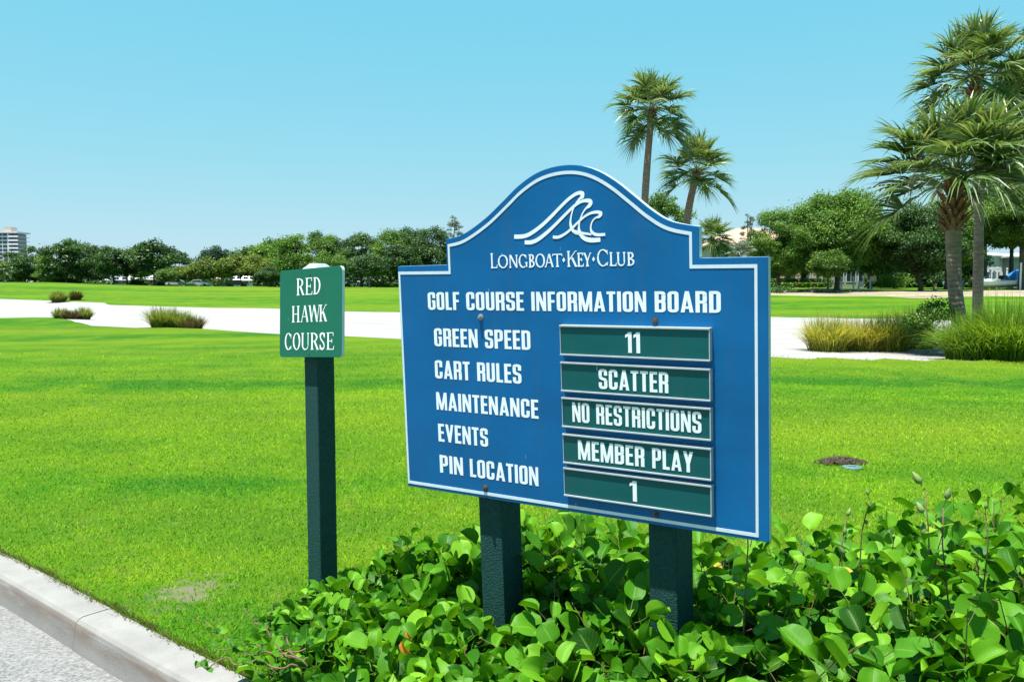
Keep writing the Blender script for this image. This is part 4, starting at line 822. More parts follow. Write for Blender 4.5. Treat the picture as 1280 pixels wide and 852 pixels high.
for i, a in enumerate([(212, 337, 361, 172, 32, 'first small tree of the yellow green row, at its left end beside the parked cars'), (233, 334, 361, 174, 36, 'second small yellow green tree from the left, over the parked silver car'), (256, 327, 361, 173, 40, 'third small yellow green tree from the left, below the lone bluish tree'), (279, 323, 362, 171, 44, 'tallest of the small yellow green trees, in the middle of their row'), (302, 322, 362, 172, 42, 'small yellow green tree in front of the white house'), (325, 321, 362, 170, 46, 'last small yellow tree, right of the white house')]):
    T('young_tree', *a[:5], 'yellow' if i != 0 else 'light', a[5], YGp, 20+i, .28, PALEBARK, rad=.11)
for a in [
 (338, 333, 362, 160, 34, 'dark', 'low dark tree just left of the small green sign', 30, .15), (372, 297, 362, 150, 56, 'mid', 'green tree with a rounded top directly above the small green sign', 31, .12), (402, 293, 362, 155, 46, 'mid', 'tall loose topped tree above the right half of the small green sign', 32, .14),
 (412, 318, 362, 140, 46, 'mid', 'lower green tree just right of the small green sign', 33, .2), (428, 301, 362, 158, 46, 'dark', 'dark tree set back between the green sign and the blue board', 34, .15), (452, 295, 362, 150, 56, 'dark', 'tree with a flat round top midway between the green sign and the blue board', 35, .18),
 (462, 320, 362, 138, 46, 'dark', 'lower tree in front of the midway one, showing slim pale trunks', 36, .34), (488, 291, 362, 148, 58, 'mid', 'broad tree near the left end of the blue board, second in height', 37, .15), (506, 308, 362, 142, 48, 'dark', 'dark tree standing directly left of the blue board edge', 38, .18),
 (518, 289, 362, 150, 54, 'dark', 'tree rising behind the left shoulder of the blue board', 39, .15), (541, 288, 362, 146, 52, 'dark', 'dark tree over the left shoulder of the blue board beside its arch', 40, .15), (580, 300, 362, 150, 60, 'dark', 'tree mostly hidden behind the arch of the blue board', 41, .15)]:
    T('oak_tree', *a[:5], a[5], a[6], MGp, a[7], a[8]*.8, near=1, bark=PALEBARK if a[7] in (36, 33) else None)
T('casuarina_tree', 566, 273, 362, 155, 30, 'grey', 'thin wispy grey tree standing higher than the wood beside the arch', MGp, 42, .2, near=1)
for a in [
 (832, 248, 360, 100, 66, 'light', 'light green round tree behind the leaning palm and the board arch', 50, .2, 0, 1), (935, 271, 359, 112, 26, 'grey', 'thin grey leaved tree in front of the pink gable', 51, .2, 0, 1), (972, 268, 360, 92, 80, 'mid', 'green oak directly right of the blue board', 52, .12, 0, 2),
 (1045, 246, 360, 94, 128, 'mid', 'largest oak beyond the bunker, with the thick dark trunk', 53, .12, 0, 2), (1034, 315, 360, 88, 52, 'light', 'low light green leafy bough tree in front of the largest oak', 54, .30, 0, 1), (1086, 268, 358, 104, 70, 'dark', 'dark oak behind the white dock posts', 55, .16, 0, 1),
 (1150, 262, 360, 92, 116, 'dark', 'wide dark oak with a leaning trunk left of the thick palm', 56, .12, -8, 2), (1182, 256, 358, 102, 80, 'mid', 'green oak right behind the thick palm trunk', 57, .14, 0, 1), (1228, 238, 358, 108, 92, 'light', 'bright green tree between the palm trunks and the white house', 58, .40, 0, 1), (1108, 274, 358, 114, 84, 'dark', 'dark tree set back between the two nearest oaks beyond the bunker', 61, .08, 0, 1), (1204, 258, 358, 118, 90, 'mid', 'tree set back behind both right palm trunks', 62, .08, 0, 1), (1003, 282, 358, 112, 76, 'mid', 'tree set back left of the largest oak, before the pink house', 63, .08, 0, 1), (1262, 262, 358, 112, 80, 'mid', 'green tree over the roof of the white house at the right', 64, .46, 0, 1),
 (1275, 233, 358, 98, 96, 'light', 'olive green tree above the blue boat covers at the right edge', 59, .36, 0, 2)]:
    T('oak_tree', *a[:5], a[5], a[6], RGp, a[7], a[8], lean=a[9], near=a[10])
T('broadleaf_tree', 1306, 44, 425, 27, 150, 'dark', 'large dark leaved tree entering at the upper right edge beside the tall palm', RGp, 60, .45, near=2)

# underwood below the tree rows: a mass of leaves nobody could count
def underwood(segs, seed):
    r = np.random.default_rng(seed); Vs, Rs = [], []
    for p0, p1, Y, pyt, n in segs:
        x = r.uniform(X_(p0, Y), X_(p1, Y), n); z0 = ground_h(x, np.full(n, Y)); h = (Z_(pyt, Y)-float(z0.mean()))*(.75+.35*np.sin(x*.45)*np.sin(x*.17+2)+.25*r.random(n)); u = r.random(n)
        p = np.c_[x, Y+r.uniform(-2.2, 2.2, n)*np.sqrt(1-u*.8), z0+h*u]; nor = r.normal(0, .8, (n, 3))+[0, -.5, .5]; nor /= np.linalg.norm(nor, axis=1, keepdims=True)
        a = np.cross(nor, r.normal(0, 1, (n, 3))); a /= np.linalg.norm(a, axis=1, keepdims=True); b = np.cross(nor, a); s = r.uniform(.2, .42, n)[:, None]
        Vs.append(np.stack([p-a*s, p+b*s*.6, p+a*s, p-b*s*.6], 1).reshape(-1, 3)); Rs.append(np.repeat(np.clip(r.normal(.35, .25, n), 0, 1), 4))
    Vs = np.concatenate(Vs); return npmesh('underwood', Vs, np.arange(len(Vs)).reshape(-1, 4), np.concatenate(Rs))
tag(link('underwood', underwood([(-60, 36, 214, 340, 5000), (44, 138, 216, 338, 5000), (60, 118, 192, 348, 2200), (106, 141, 187, 351, 1100), (166, 183, 188, 350, 700), (200, 216, 186, 350, 700), (268, 288, 186, 350, 600), (165, 215, 214, 340, 4000), (205, 290, 190, 347, 3500), (260, 345, 204, 338, 4500), (318, 420, 168, 336, 4200), (400, 650, 170, 330, 9000), (500, 560, 146, 345, 1800), (1085, 1180, 122, 318, 7000), (1180, 1216, 122, 312, 3000), (1190, 1214, 116, 335, 1800)], 5), FOL['dark']), 'dark shrubby underwood filling the gaps below the tree rows', 'underwood', kind='stuff')
# round bushes and hedges
def bush(px, pytop, pyb, Y, wpx, kind, lb, seed, dep=1, name='bush', nl=5000, lf=.05, grp=None, wy=None):
    Y = gs(Y); x = X_(px, Y); w = wpx*Y/F; z0 = float(ground_h(x, Y)); h = Z_(pytop, Y)-z0
    me, C, cr = crown_mesh(name, w, h, lf, 26, nl, seed, hollow=.35, depth=wy or w); me.materials.append(FOL[kind])
    o = bpy.data.objects.new(name, me); COL.objects.link(o); zx = float(np.percentile(CZ(me), 99)); o.scale = (1, 1, h/zx); o.location = (x, Y, z0); return tag(o, lb, 'bush', grp)
bush(1168, 376, 428, 19.5, 66, 'light', 'round glossy leafy bush between the golden grass and the thick palm', 70, lf=.07, nl=4200)
bush(1120, 342, 356, 105, 54, 'mid', 'low clipped mound of a bush on the lawn beneath the dark oak', 71, lf=.22, nl=2500)
bush(470, 352, 362, 140, 26, 'yellow', 'small yellow bush at the foot of the wood left of the blue board', 72, lf=.3, nl=900)
bush(488, 353, 362, 141, 26, 'light', 'small light green bush against the blue board edge at the foot of the wood', 73, lf=.3, nl=900)
bush(236, 353, 362, 168, 20, 'dark', 'round dark bush left of the parked silver car', 74, lf=.3, nl=900)
bush(322, 357, 362, 165, 36, 'yellow', 'straw coloured low scrub at the edge of the fairway near the green sign', 75, lf=.3, nl=900)
bush(1172, 336, 358, 112, 40, 'dark', 'dark shrub behind the leaning oak trunk', 76, lf=.3, nl=1500)
bush(1224, 346, 358, 104, 26, 'mid', 'green shrub in front of the white house', 77, lf=.25, nl=1200)
bush(975, 356, 362, 88, 40, 'dark', 'dark low shrub at the foot of the oak beside the blue board', 78, lf=.2, nl=900)
def hedge(p0, p1, pyt, Y, lb, seed):
    r = np.random.default_rng(seed); x0, x1 = X_(p0, Y), X_(p1, Y); z0 = float(ground_h((x0+x1)/2, Y)); h = Z_(pyt, Y)-z0; n = 3800
    p = np.c_[r.uniform(x0, x1, n), Y+r.uniform(-.5, .5, n), z0+h*np.sqrt(r.random(n))]; nor = r.normal(0, 1, (n, 3))+[0, -.5, .7]; nor /= np.linalg.norm(nor, axis=1, keepdims=True)
    a = np.cross(nor, r.normal(0, 1, (n, 3))); a /= np.linalg.norm(a, axis=1, keepdims=True); b = np.cross(nor, a); s = .13
    me = npmesh('hedge', np.stack([p-a*s, p+b*s*.7, p+a*s, p-b*s*.7], 1).reshape(-1, 3), np.arange(4*n).reshape(-1, 4), np.repeat(r.random(n), 4)); tag(link('hedge', me, FOL['mid']), lb, 'hedge', 'clipped hedges before the shaded house')
hedge(880, 1040, 348, 116, 'upper clipped hedge before the shaded house', 80); hedge(900, 1036, 353.5, 108, 'lower clipped hedge nearer the fairway before the shaded house', 81)

# ------------------------------------------------------------------ palms
PALM = leafmat('palm_frond_leaf', [(.040, .090, .020), (.078, .148, .034), (.155, .222, .080), (.34, .37, .22)], .28, .38, .6)
PALM2 = leafmat('silver_palm_leaf', [(.14, .19, .17), (.24, .29, .27)], .2, .5)
def palm_crown(nf, pet, blade, nseg, r, w=.022, low=-.45):
    """fan fronds: arched stalk, then a fan of drooping narrow leaflets"""
    Vs, Fs, Rs = [], [], []; off = 0; t = np.linspace(0, 1, 5)
    for i in range(nf):
        el = low+(1.45-low)*((i+.5)/nf)**.85+r.normal(0, .08); az = i*2.39996+r.normal(0, .25); L = pet*r.uniform(.8, 1.15)
        d = np.array([math.cos(az)*math.cos(el), math.sin(az)*math.cos(el), math.sin(el)]); side = np.array([-math.sin(az), math.cos(az), 0]); up = np.cross(side, d)*-1 if np.cross(side, d)[2] < 0 else np.cross(side, d)
        pp = d[None]*(t*L)[:, None]+np.array([0, 0, -1])*(.18*L*t**2)[:, None]
        V_, F_ = tubes_np(pp[None], np.linspace(.022, .010, 5), 4); Vs.append(V_); Fs.append(F_+off); off += len(V_); Rs.append(np.full(len(V_), .75))
        end = pp[-1]; ax = pp[-1]-pp[-2]; ax /= np.linalg.norm(ax); B = blade*r.uniform(.85, 1.15)
        th = np.linspace(-2.0, 2.0, nseg)+r.normal(0, .04, nseg); up = np.cross(ax, side); up = up if up[2] > 0 else -up
        cup = .35+.2*r.random()
        dirs = np.cos(th)[:, None]*ax+np.sin(th)[:, None]*side+(cup*(np.abs(np.sin(th))))[:, None]*up; dirs /= np.linalg.norm(dirs, axis=1, keepdims=True)
        ln = B*(.62+.38*np.cos(th*.5))*r.uniform(.88, 1.08, nseg); s = np.linspace(0, 1, 5)
        start = end-ax*.05+ax[None]*(.30*B*np.clip(np.cos(th), 0, 1))[:, None]*.8
        droop = r.uniform(.12, .50, nseg); path = start[:, None]+dirs[:, None]*(ln[:, None]*s)[..., None]+np.array([0, 0, -1.])*(droop[:, None]*ln[:, None]*s**2.9)[..., None]
        wd = w*np.array([1.05, 1.2, .95, .5, .05]); sd = np.cross(dirs, up); sd /= np.linalg.norm(sd, axis=1, keepdims=True)+1e-9
        tw = sd*.85+up*r.normal(0, .5, (nseg, 1)); o_ = tw[:, None]*wd[None, :, None]
        VV = np.stack([path-o_, path+o_], 2).reshape(-1, 3); k = np.arange(4)*2; q = np.stack([k, k+1, k+3, k+2], -1); FF = (q[None]+(np.arange(nseg)*10)[:, None, None]).reshape(-1, 4)
        Vs.append(VV); Fs.append(FF+off); off += len(VV); Rs.append(np.repeat(np.clip(r.normal(.38+.2*math.sin(el), .2, nseg), 0, .95), 10))
    return np.concatenate(Vs), np.concatenate(Fs), np.concatenate(Rs)
def palmbark():
    m, t, b = nodes_mat('ringed_palm_bark'); n = N(t); tc = t.nodes.new('ShaderNodeTexCoord'); P = tc.outputs['Object']
    wv = t.nodes.new('ShaderNodeTexWave'); wv.bands_direction = 'Z'; wv.inputs['Scale'].default_value = 2.6; wv.inputs['Distortion'].default_value = 4.5; wv.inputs['Detail'].default_value = 3; t.links.new(P, wv.inputs['Vector'])
    c = n.mix(n.rng(n.noise(n.map(P, (5, 5, 12)), 1, 5), .35, .68), (.13, .095, .068), (.24, .185, .135)); c = n.mix(n.rng(wv.outputs['Fac'], .0, .5, .35, 0), c, (.085, .065, .05))
    t.links.new(c, b.inputs['Base Color']); b.inputs['Roughness'].default_value = .9; t.links.new(n.bump(n.math('ADD', n.math('MULTIPLY', wv.outputs['Fac'], .5), n.noise(P, 14, 4)), .6, .03), b.inputs['Normal']); return m
PBARK = palmbark(); BOOT = mat('old_leaf_bases', (.10, .052, .028), (.24, .14, .08), 8, .9, .1, .5, 20)
def palm(px, pyc, Y, pxb, wpx, lb, seed, rad=.17, bootlen=.6, nf=38, nseg=42, low=-.5, w=.022, grp='cabbage palms', m=None, name='palm_tree', blade=.50, boot=1, hang=None, pybase=None, lean=(.12, .5)):
    """crown centre at (px,pyc), trunk foot under pxb"""
    r = np.random.default_rng(700+seed); rad *= GS if Y < 62 else 1; bootlen *= GS; Y = gs(Y); x0 = X_(pxb, Y); z0 = float(ground_h(x0, Y)); o = empty(name, (x0, Y, z0), lb, 'palm tree', grp)
    top = Vector((X_(px, Y)-x0, 0, Z_(pyc, Y)-z0)); R_ = wpx*Y/F/2
    ctrl = [Vector((0, 0, -.3)), Vector((0, 0, 0)), Vector((top.x*lean[0], 0, top.z*.35)), Vector((top.x*lean[1], 0, top.z*.7)), top-Vector((0, 0, .12))]
    P = catmull3(ctrl, 5); n = len(P); rd = [rad*(1.28-.35*min(1, i/(n*.3))+.05*math.sin(i)) for i in range(n)]; mb = MB(); mb.tube(P, rd, 12); mb.build('trunk', PBARK, o, smooth=True)
    Vv, Ff, rn = palm_crown(nf, R_*(1-blade), R_*blade*1.15, nseg, r, w*R_/1.6, low)
    if hang:
        pass
    c = link('crown', npmesh('crown', Vv, Ff, rn), m or PALM, o); c.location = top
    mb = MB(); nb = int(46*boot)
    for i in range(nb):
        f = i/nb; az = i*2.39996; p = top-Vector((0, 0, bootlen*(1-f)))*1.0-Vector((0, 0, .05))+Vector((-top.x*.0, 0, 0)); d = Vector((math.cos(az), math.sin(az), .75+.8*f+r.normal(0, .15))).normalized(); s = Vector((-math.sin(az), math.cos(az), 0)); ln = r.uniform(.18, .32)*boot**.35; b0 = p+Vector((d.x, d.y, 0))*rad*(.75+.6*(boot-1)*math.sin(math.pi*min(1, .15+f))); p.x -= top.x*.0; e = b0+d*ln; uu = d.cross(s)
        vs = [b0-s*.055-uu*.02, b0+s*.055-uu*.02, b0+s*.05+uu*.02, b0-s*.05+uu*.02, e-s*.035-uu*.012, e+s*.035-uu*.012, e+s*.03+uu*.012, e-s*.03+uu*.012]
        mb.add(vs, [[3, 2, 1, 0], [4, 5, 6, 7], [0, 1, 5, 4], [1, 2, 6, 5], [2, 3, 7, 6], [3, 0, 4, 7]])
    mb.build('leaf_bases', BOOT, o); return o
palm(812, 138, 40, 801, 112, 'tall slender palm with a gently curved trunk rising behind the board arch', 1, .17, .55, 40, low=-.80, blade=.44)
palm(868, 214, 42, 848, 108, 'shorter palm leaning to the right beside the tall slender one', 2, .19, .7, 32, low=-.55, blade=.44)
palm(1188, 220, 20, 1207, 226, 'thick palm with rust brown leaf bases nearest to the camera at the right', 3, .175, 1.25, 48, 40, low=-.30, boot=2.0, lean=(.72, .98), blade=.44)
palm(1210, 96, 23.5, 1222, 164, 'tallest palm, its crown at the top right over the thick palm', 4, .14, .45, 40, 36, low=-.60, blade=.44)
palm(1276, 188, 24.5, 1292, 170, 'palm at the right edge, its fronds reaching in beside the thick palm', 5, .16, .6, 32, 36, low=-.5, blade=.44)
palm(889, 298, 78, 893, 60, 'squat dark palm just behind the right step of the blue board', 6, .2, .8, 34, 26, low=-.9, w=.03)
palm(925, 316, 84, 926, 40, 'small silvery palm beside the squat dark one', 7, .15, .3, 22, 22, low=-.3, m=PALM2, w=.035)
palm(4, 338, 120, 6, 26, 'small pale palm at the left edge below the tower block', 8, .14, .3, 22, 20, low=-.7, w=.05)

# ------------------------------------------------------------------ buildings
STUCCO = mat('white_stucco', (.70, .69, .74), (.62, .61, .66), 2, .8); PINK = mat('pink_stucco', (.52, .40, .34), (.44, .33, .28), 2, .85); BLUEW = mat('pale_blue_stucco', (.40, .47, .52), (.34, .40, .45), 2, .8); GREYW = mat('grey_stucco', (.30, .31, .31), (.25, .26, .26), 2, .8)
BRICK = mat('red_brown_wall', (.24, .15, .12), (.32, .22, .18), 3, .85); TILE = mat('clay_roof_tiles', (.36, .20, .15), (.48, .32, .25), 4, .8, bump=.4, stretch=(1, 6, 6)); GREYROOF = mat('pale_roof', (.46, .46, .49), (.38, .38, .41), 3, .75)
GLASS = mat('dark_window_glass', (.015, .025, .032), (.03, .045, .055), 2, .12, .7)
def house(px0, px1, pye, Y, dep, wallm, roofm, lb, rise=1.2, wins=3, ww=1.0, wh=1.3, cols=0, name='house', sill=.9, pyr=None, storeys=1, over=.5):
    x0, x1 = X_(px0, Y), X_(px1, Y); xm = (x0+x1)/2; z0 = float(ground_h(xm, Y)); h = Z_(pye, Y)-z0; o = empty(name, (xm, Y, z0), lb, 'house'); a, b = x0-xm, x1-xm
    mb = MB(); mb.box(a, b, 0, dep, -.5, h); mb.build('wall', wallm, o)
    e = over; r = min(dep, b-a)*.35; mb = MB(); mb.add([(a-e, -e, h+.003), (b+e, -e, h+.003), (b+e, dep+e, h+.003), (a-e, dep+e, h+.003), (a-e, -e, h+.2), (b+e, -e, h+.2), (b+e, dep+e, h+.2), (a-e, dep+e, h+.2), (a+r, dep/2, h+.2+rise), (b-r, dep/2, h+.2+rise)], [[3, 2, 1, 0], [0, 1, 5, 4], [1, 2, 6, 5], [2, 3, 7, 6], [3, 0, 4, 7], [4, 5, 9, 8], [5, 6, 9], [6, 7, 8, 9], [7, 4, 8]]); mb.build('roof', roofm, o)
    fh = h/storeys
    for s in range(storeys):
        for i in range(wins):
            xc = a+(b-a)*(i+.5)/wins; zc = s*fh+sill+wh/2; mb = MB(); mb.box(xc-ww/2, xc+ww/2, -.03, .04, zc-wh/2, zc+wh/2); w_ = mb.build('window', GLASS, o)
            mb = MB(); f = .07; mb.box(xc-ww/2-f, xc-ww/2, -.06, .02, zc-wh/2-f, zc+wh/2+f); mb.box(xc+ww/2, xc+ww/2+f, -.06, .02, zc-wh/2-f, zc+wh/2+f); mb.box(xc-ww/2, xc+ww/2, -.058, .02, zc+wh/2, zc+wh/2+f-.002); mb.box(xc-ww/2, xc+ww/2, -.058, .02, zc-wh/2-f+.002, zc-wh/2); mb.box(xc-.025, xc+.025, -.05, -.031, zc-wh/2+.002, zc+wh/2-.002); mb.build('frame', STUCCO, w_)
    for i in range(cols):
        xc = a+(b-a)*i/(cols-1) if cols > 1 else 0; mb = MB(); mb.box(xc-.28, xc+.28, -2.2, -1.65, -.3, h-.2); mb.build('column', wallm, o)
    if cols:
        mb = MB(); mb.box(a-.6, b+.6, -2.5, -.61, h-.196, h-.02); mb.build('porch_roof', wallm, o)
    return o
house(26, 62, 353, 225, 10, STUCCO, GREYROOF, 'low white roofed house seen over the mound below the tower', 1.3, 4)
house(70, 85, 355, 222, 8, STUCCO, GREYROOF, 'small white roof peeking over the crest of the mound', 1, 2)
house(118, 130, 356, 205, 8, STUCCO, GREYROOF, 'small white house half hidden by dark trunks at the left', 1.2, 2)
house(142, 172, 351, 200, 10, BLUEW, GREYW, 'pale blue house behind the thick bare trunk', 1.4, 3)
house(181, 202, 350, 205, 10, BRICK, GREYROOF, 'red brown house behind the widest oak', 1.5, 3)
house(250, 272, 350, 200, 10, STUCCO, TILE, 'white house wall glimpsed behind the middle yellow green trees', 1.0, 3)
house(288, 320, 351, 195, 10, STUCCO, STUCCO, 'white house with a plain white gable between the last yellow green trees', 2.2, 4)
house(546, 640, 318, 170, 14, PINK, TILE, 'pink house with a tiled roof hidden by the arch of the blue board', 2.0, 5, storeys=2)
house(893, 1010, 306, 122, 14, PINK, TILE, 'pink two storey house in the shade of the oaks right of the blue board', 2.6, 6, 1.5, 2.0, 7, storeys=2, sill=.5)
house(1010, 1085, 318, 128, 12, GREYW, TILE, 'grey house deep in shade behind the largest oak', 1.6, 5, 1.3, 1.8)
house(1224, 1262, 320, 124, 9, STUCCO, STUCCO, 'white house with dark doorways at the right, behind the boats', .5, 3, 1.0, 2.2, sill=.1, over=.25)
house(1262, 1330, 322, 122, 9, GREYW, GREYROOF, 'grey wing beside the white house at the right edge', .6, 3)
# tower block
Y = 640; x0, x1 = X_(-34, Y), X_(24, Y); xm = (x0+x1)/2; z0 = 1.3; tw = empty('tower_block', (xm, Y, z0), 'white high rise block with stacked balconies at the left edge', 'building'); a, b = x0-xm, x1-xm
H_ = Z_(291, Y)-z0; nfl = 14; fh = H_/nfl
mb = MB(); mb.box(a, b-6, 0, 16, -1, H_); mb.build('wall', STUCCO, tw)
mb = MB(); mb.box(b-5.99, b-.5, 3, 14, -1, H_-.6); mb.build('glass_wing', mat('balcony_glass', (.20, .215, .25), (.27, .285, .32), .4, .3, .4), tw)
mb = MB(); xc = X_(11, Y)-xm; mb.box(xc-2.8, xc+2.8, 2, 10, H_+.003, H_+4.4); mb.build('lift_house', PINK, tw)
mb = MB(); mb.box(a-.4, b+1.4, -1.2, 16.4, H_+.004, H_+.9); mb.build('cornice', STUCCO, tw)
for i in range(nfl):
    z = i*fh; mb = MB(); mb.box(b-6, b+1.6, -1.0, 15, z+fh-.36, z+fh-.03); mb.box(b-6, b+1.5, -.9, -.8, z+fh-.028, z+fh+.8) if i < nfl-1 else None; mb.build('balcony', STUCCO, tw)
    for c_ in (a+4, a+10, a+16, a+22, b-8.6):
        mb = MB(); mb.box(c_-1.6, c_+1.6, -.12, .05, z+.7, z+2.5); mb.build('window', GLASS, tw)

# ------------------------------------------------------------------ vehicles, boats and dock things in the distance
CARW = mat('silver_car_paint', (.50, .52, .54), (.46, .48, .50), 1, .3, .6, metallic=.2); CARD = mat('dark_car_paint', (.03, .035, .04), (.04, .045, .05), 1, .3, .6); RUB = mat('tyre_rubber', (.02, .02, .02), (.03, .03, .03), 5, .9)
def car(px, Y, m, lb):
    x = X_(px, Y); z = float(ground_h(x, Y)); o = empty('parked_car', (x, Y, z), lb, 'car', 'cars parked under the trees')
    sec = [(-2.2, .45), (-2.25, .75), (-2.0, .92), (-1.5, .98), (-.9, 1.42), (.5, 1.45), (1.2, 1.0), (2.0, .90), (2.2, .70), (2.2, .40)]
    mb = MB(); mb.prism(sec, -.85, .85); mb.build('body', m, o, bevel=.05)
    mb = MB(); mb.prism([(-1.35, 1.0), (-.85, 1.36), (.45, 1.38), (1.02, 1.0)], -.86, .86); mb.build('glazing', GLASS, o)
    for wx in (-1.4, 1.35):
        for sy in (-.78, .78):
            mb = MB(); n = 14; mb.add([(wx+.33*math.cos(6.283*k/n), sy+dy, .33+.33*math.sin(6.283*k/n)) for dy in (-.11, .11) for k in range(n)], [[k, (k+1) % n, n+(k+1) % n, n+k] for k in range(n)]+[list(range(n))[::-1], list(range(n, 2*n))]); mb.build('wheel', RUB, o)
car(250, 171, CARW, 'silver car parked under the small yellow green trees'); car(223, 176, CARW, 'pale car half hidden behind the round dark bush'); car(297, 173, CARD, 'dark car parked in front of the white house')
HULL = mat('white_gelcoat', (.72, .72, .72), (.66, .66, .66), 2, .3, .5); COVB = mat('blue_canvas', (.02, .16, .50), (.03, .21, .58), 2, .7); COVT = mat('turquoise_canvas', (.05, .30, .42), (.08, .38, .50), 2, .7); DOCKW = mat('white_dock_paint', (.70, .72, .72), (.6, .62, .62), 6, .6); ALUD = mat('dull_lift_metal', (.25, .27, .28), (.35, .37, .38), 6, .5, metallic=.4)
def boat(px, pyb, Y, L, lb, cover=None, hull=HULL, rot=0, windshield=True, lift=True):
    x = X_(px, Y); z = Z_(pyb, Y); o = empty('motor_boat', (x, Y, z), lb, 'boat', 'boats on lifts beyond the fairway'); o.rotation_euler = (0, 0, rot)
    ts = np.linspace(0, 1, 9); vs = []; k = 5
    for t in ts:
        bw = .95*math.sqrt(max(0, 1-max(0, (t-.35)/.65)**2.2))+.02; xx = -L/2+L*t; sheer = .75+.25*t*t
        vs += [(xx, -bw, sheer), (xx-.02, -bw*.85, .35+.2*t*t), (xx-.1*t, 0, .0+.35*t**3), (xx-.02, bw*.85, .35+.2*t*t), (xx, bw, sheer)]
    fs = [[i*k+j, i*k+j+1, (i+1)*k+j+1, (i+1)*k+j] for i in range(8) for j in range(k-1)]+[[i*k+4, i*k, (i+1)*k, (i+1)*k+4] for i in range(8)]+[[0, 4, 3, 2, 1]]
    mb = MB(); mb.add(vs, fs); mb.build('hull', hull, o, smooth=False)
    if windshield: mb = MB(); mb.prism([(-.3, .95), (.6, .95), (.1, 1.45), (-.05, 1.45)], -.6, .6); mb.build('windshield', GLASS, o); mb = MB(); mb.box(-L/2+.35, -.6, -.7, .7, .72, 1.05); mb.build('seat', hull, o, bevel=.08)
    mb = MB(); mb.box(-L/2-.45, -L/2-.02, -.22, .22, .35, 1.15); mb.build('outboard_motor', CARD, o, bevel=.08)
    return o
boat(1252, 360, 99, 5.6, 'white motor boat with a windscreen at the right edge')
def canopy(px0, px1, pyt, pyb, Y, dep, m, lb, legs=True, hem=.9):
    x0, x1 = X_(px0, Y), X_(px1, Y); xm = (x0+x1)/2; z0 = float(ground_h(xm, Y)); o = empty('boat_canopy', (xm, Y, z0), lb, 'canopy', 'canvas boat covers beyond the fairway'); a, b = x0-xm, x1-xm; zt = Z_(pyt, Y)-z0; zb = max(.5, Z_(pyb, Y)-z0)
    e = (zt-zb)*.55; mb = MB(); mb.add([(a, -dep/2, zb), (b, -dep/2, zb), (b, dep/2, zb), (a, dep/2, zb), (a, -dep/2, zb+e*.6), (b, -dep/2, zb+e*.6), (b, dep/2, zb+e*.6), (a, dep/2, zb+e*.6), (a+.9, 0, zt), (b-.9, 0, zt)], [[0, 1, 5, 4], [1, 2, 6, 5], [2, 3, 7, 6], [3, 0, 4, 7], [4, 5, 9, 8], [5, 6, 9], [6, 7, 8, 9], [7, 4, 8], [3, 2, 1, 0]]); mb.build('canvas', m, o)
    for lx in (a+.1, b-.1):
        for ly in (-dep/2+.1, dep/2-.1): mb = MB(); mb.tube([(lx, ly, -.6), (lx, ly, zb+.05)], .06, 6); mb.build('leg', ALUD, o)
canopy(1258, 1330, 337, 355, 103, 3.4, COVB, 'bright blue boat cover at the right edge'); canopy(1183, 1198, 346, 357, 106, 2.4, COVT, 'turquoise boat cover left of the thick palm trunk'); canopy(1221, 1240, 345, 358, 107, 2.6, COVT, 'turquoise boat cover between the palm trunks and the white boat')
for i, (px, pt, Y, lb) in enumerate([(1274, 328, 97, 'tallest white mooring pole in front of the blue boat cover'), (1226, 333, 102, 'white mooring pole close right of the palm trunks'), (1236, 336, 103, 'thin white pole left of the white house door'), (1241, 338, 101, 'white pole at the bow of the white boat'), (1245, 334, 104, 'white pole before the white house, second from the boat bow'), (1257, 335, 104, 'white pole right before the corner of the white house'),
                                     (1066, 345, 95, 'short white dock post left of the white figure shaped pump'), (1051, 345, 94, 'short white dock post right of the largest oak trunk')]):
    x = X_(px, Y); z = float(ground_h(x, Y)); mb = MB(); H_ = Z_(pt, Y)-z; mb.lathe([(.10, -.4), (.10, H_-.12), (.13, H_-.11), (.13, H_-.05), (.02, H_)], 10); o = mb.build('mooring_pole', DOCKW); o.location = (x, Y, z); tag(o, lb, 'pole', 'white poles along the dock')
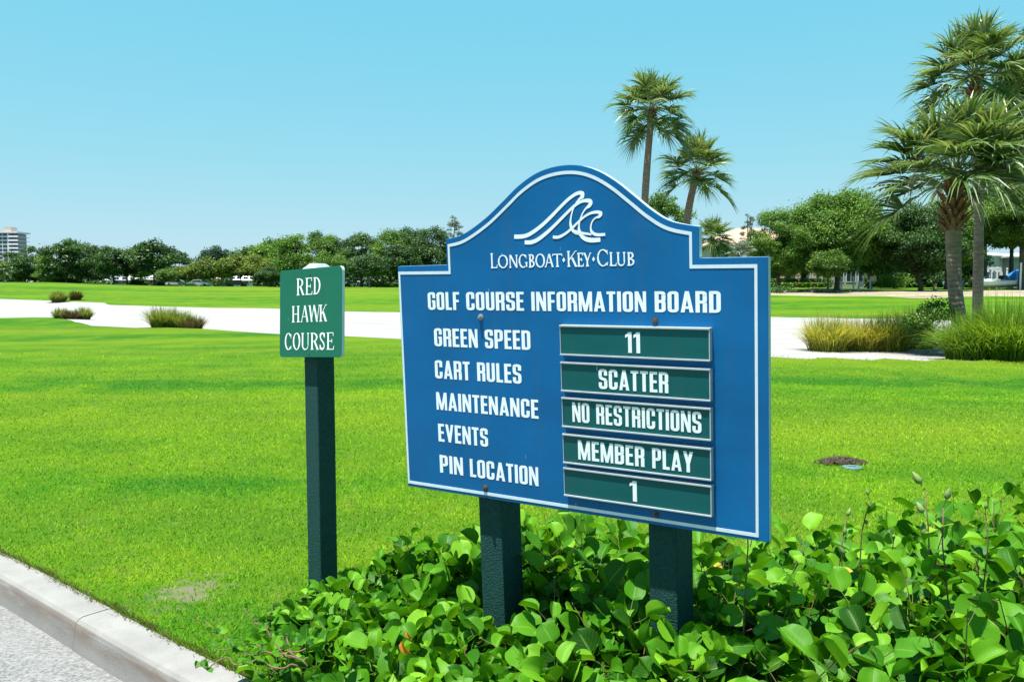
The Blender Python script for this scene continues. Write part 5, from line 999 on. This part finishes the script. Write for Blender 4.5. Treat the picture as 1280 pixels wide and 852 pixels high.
# pale notice board on a post under the oaks, and the white boat davit beside it
x = X_(1087, 95); z = float(ground_h(x, 95)); o = empty('notice_board', (x, 95, z), 'cream notice board on a white post under the dark oak', 'sign'); mb = MB(); mb.box(-.06, .06, -.05, .05, -.3, 1.5); mb.box(-.2, .2, -.15, .15, 0, .12); mb.build('post', DOCKW, o); mb = MB(); mb.box(-.05, .62, -.09, -.052, .95, 1.5); mb.box(-.38, -.07, -.088, -.053, .9, 1.15); mb.build('panel', mat('cream_board', (.62, .52, .40), (.54, .45, .35), 3, .8), o)
x = X_(1076, 95); z = float(ground_h(x, 95)); o = empty('boat_davit', (x, 95, z), 'white bent boat davit with its winch beside the cream notice board', 'davit'); mb = MB(); mb.tube([(-.35, 0, -.3), (-.3, 0, .5), (.15, 0, 1.0), (.35, 0, 1.7)], [.1, .1, .08, .06], 8); mb.build('arm', DOCKW, o, smooth=True); mb = MB(); mb.box(-.3, .15, -.2, .2, .35, .95); mb.build('winch', DOCKW, o, bevel=.05); mb = MB(); mb.lathe([(.25, -.1), (.25, .1), (.12, .16)], 12, (-.3, 0, 0)); mb.build('base', DOCKW, o)
x = X_(1168, 93); z = float(ground_h(x, 93)); mb = MB(); mb.lathe([(.22, -.1), (.28, .18), (.2, .45), (.12, .5), (.17, .62), (.1, .8), (.02, .82)], 12); o = mb.build('garden_ornament', mat('yellow_ornament', (.45, .33, .10), (.5, .42, .2), 6, .6), smooth=True); o.location = (x, 93, z); tag(o, 'small yellowish garden ornament at the foot of the leaning oak', 'ornament')
# dark stones along the edge of the bare ground
ST = mat('dark_edge_stone', (.05, .045, .04), (.13, .11, .09), 4, .95)
for i in range(26):
    px = 958+i*4.3+random.uniform(-1, 1); Y = 90+random.uniform(-1.2, 1.2); x = X_(px, Y); s = random.uniform(.18, .38); bm = bmesh.new(); bmesh.ops.create_icosphere(bm, subdivisions=1, radius=s)
    for v in bm.verts: v.co *= random.uniform(.75, 1.2); v.co.z *= .7
    me = bpy.data.meshes.new('stone'); bm.to_mesh(me); bm.free(); o = link('stone', me, ST); o.location = (x, Y, float(ground_h(x, Y))+s*.25); tag(o, 'dark rough stone in the row along the bare ground below the shaded house', 'stone', 'row of dark stones below the shaded house')
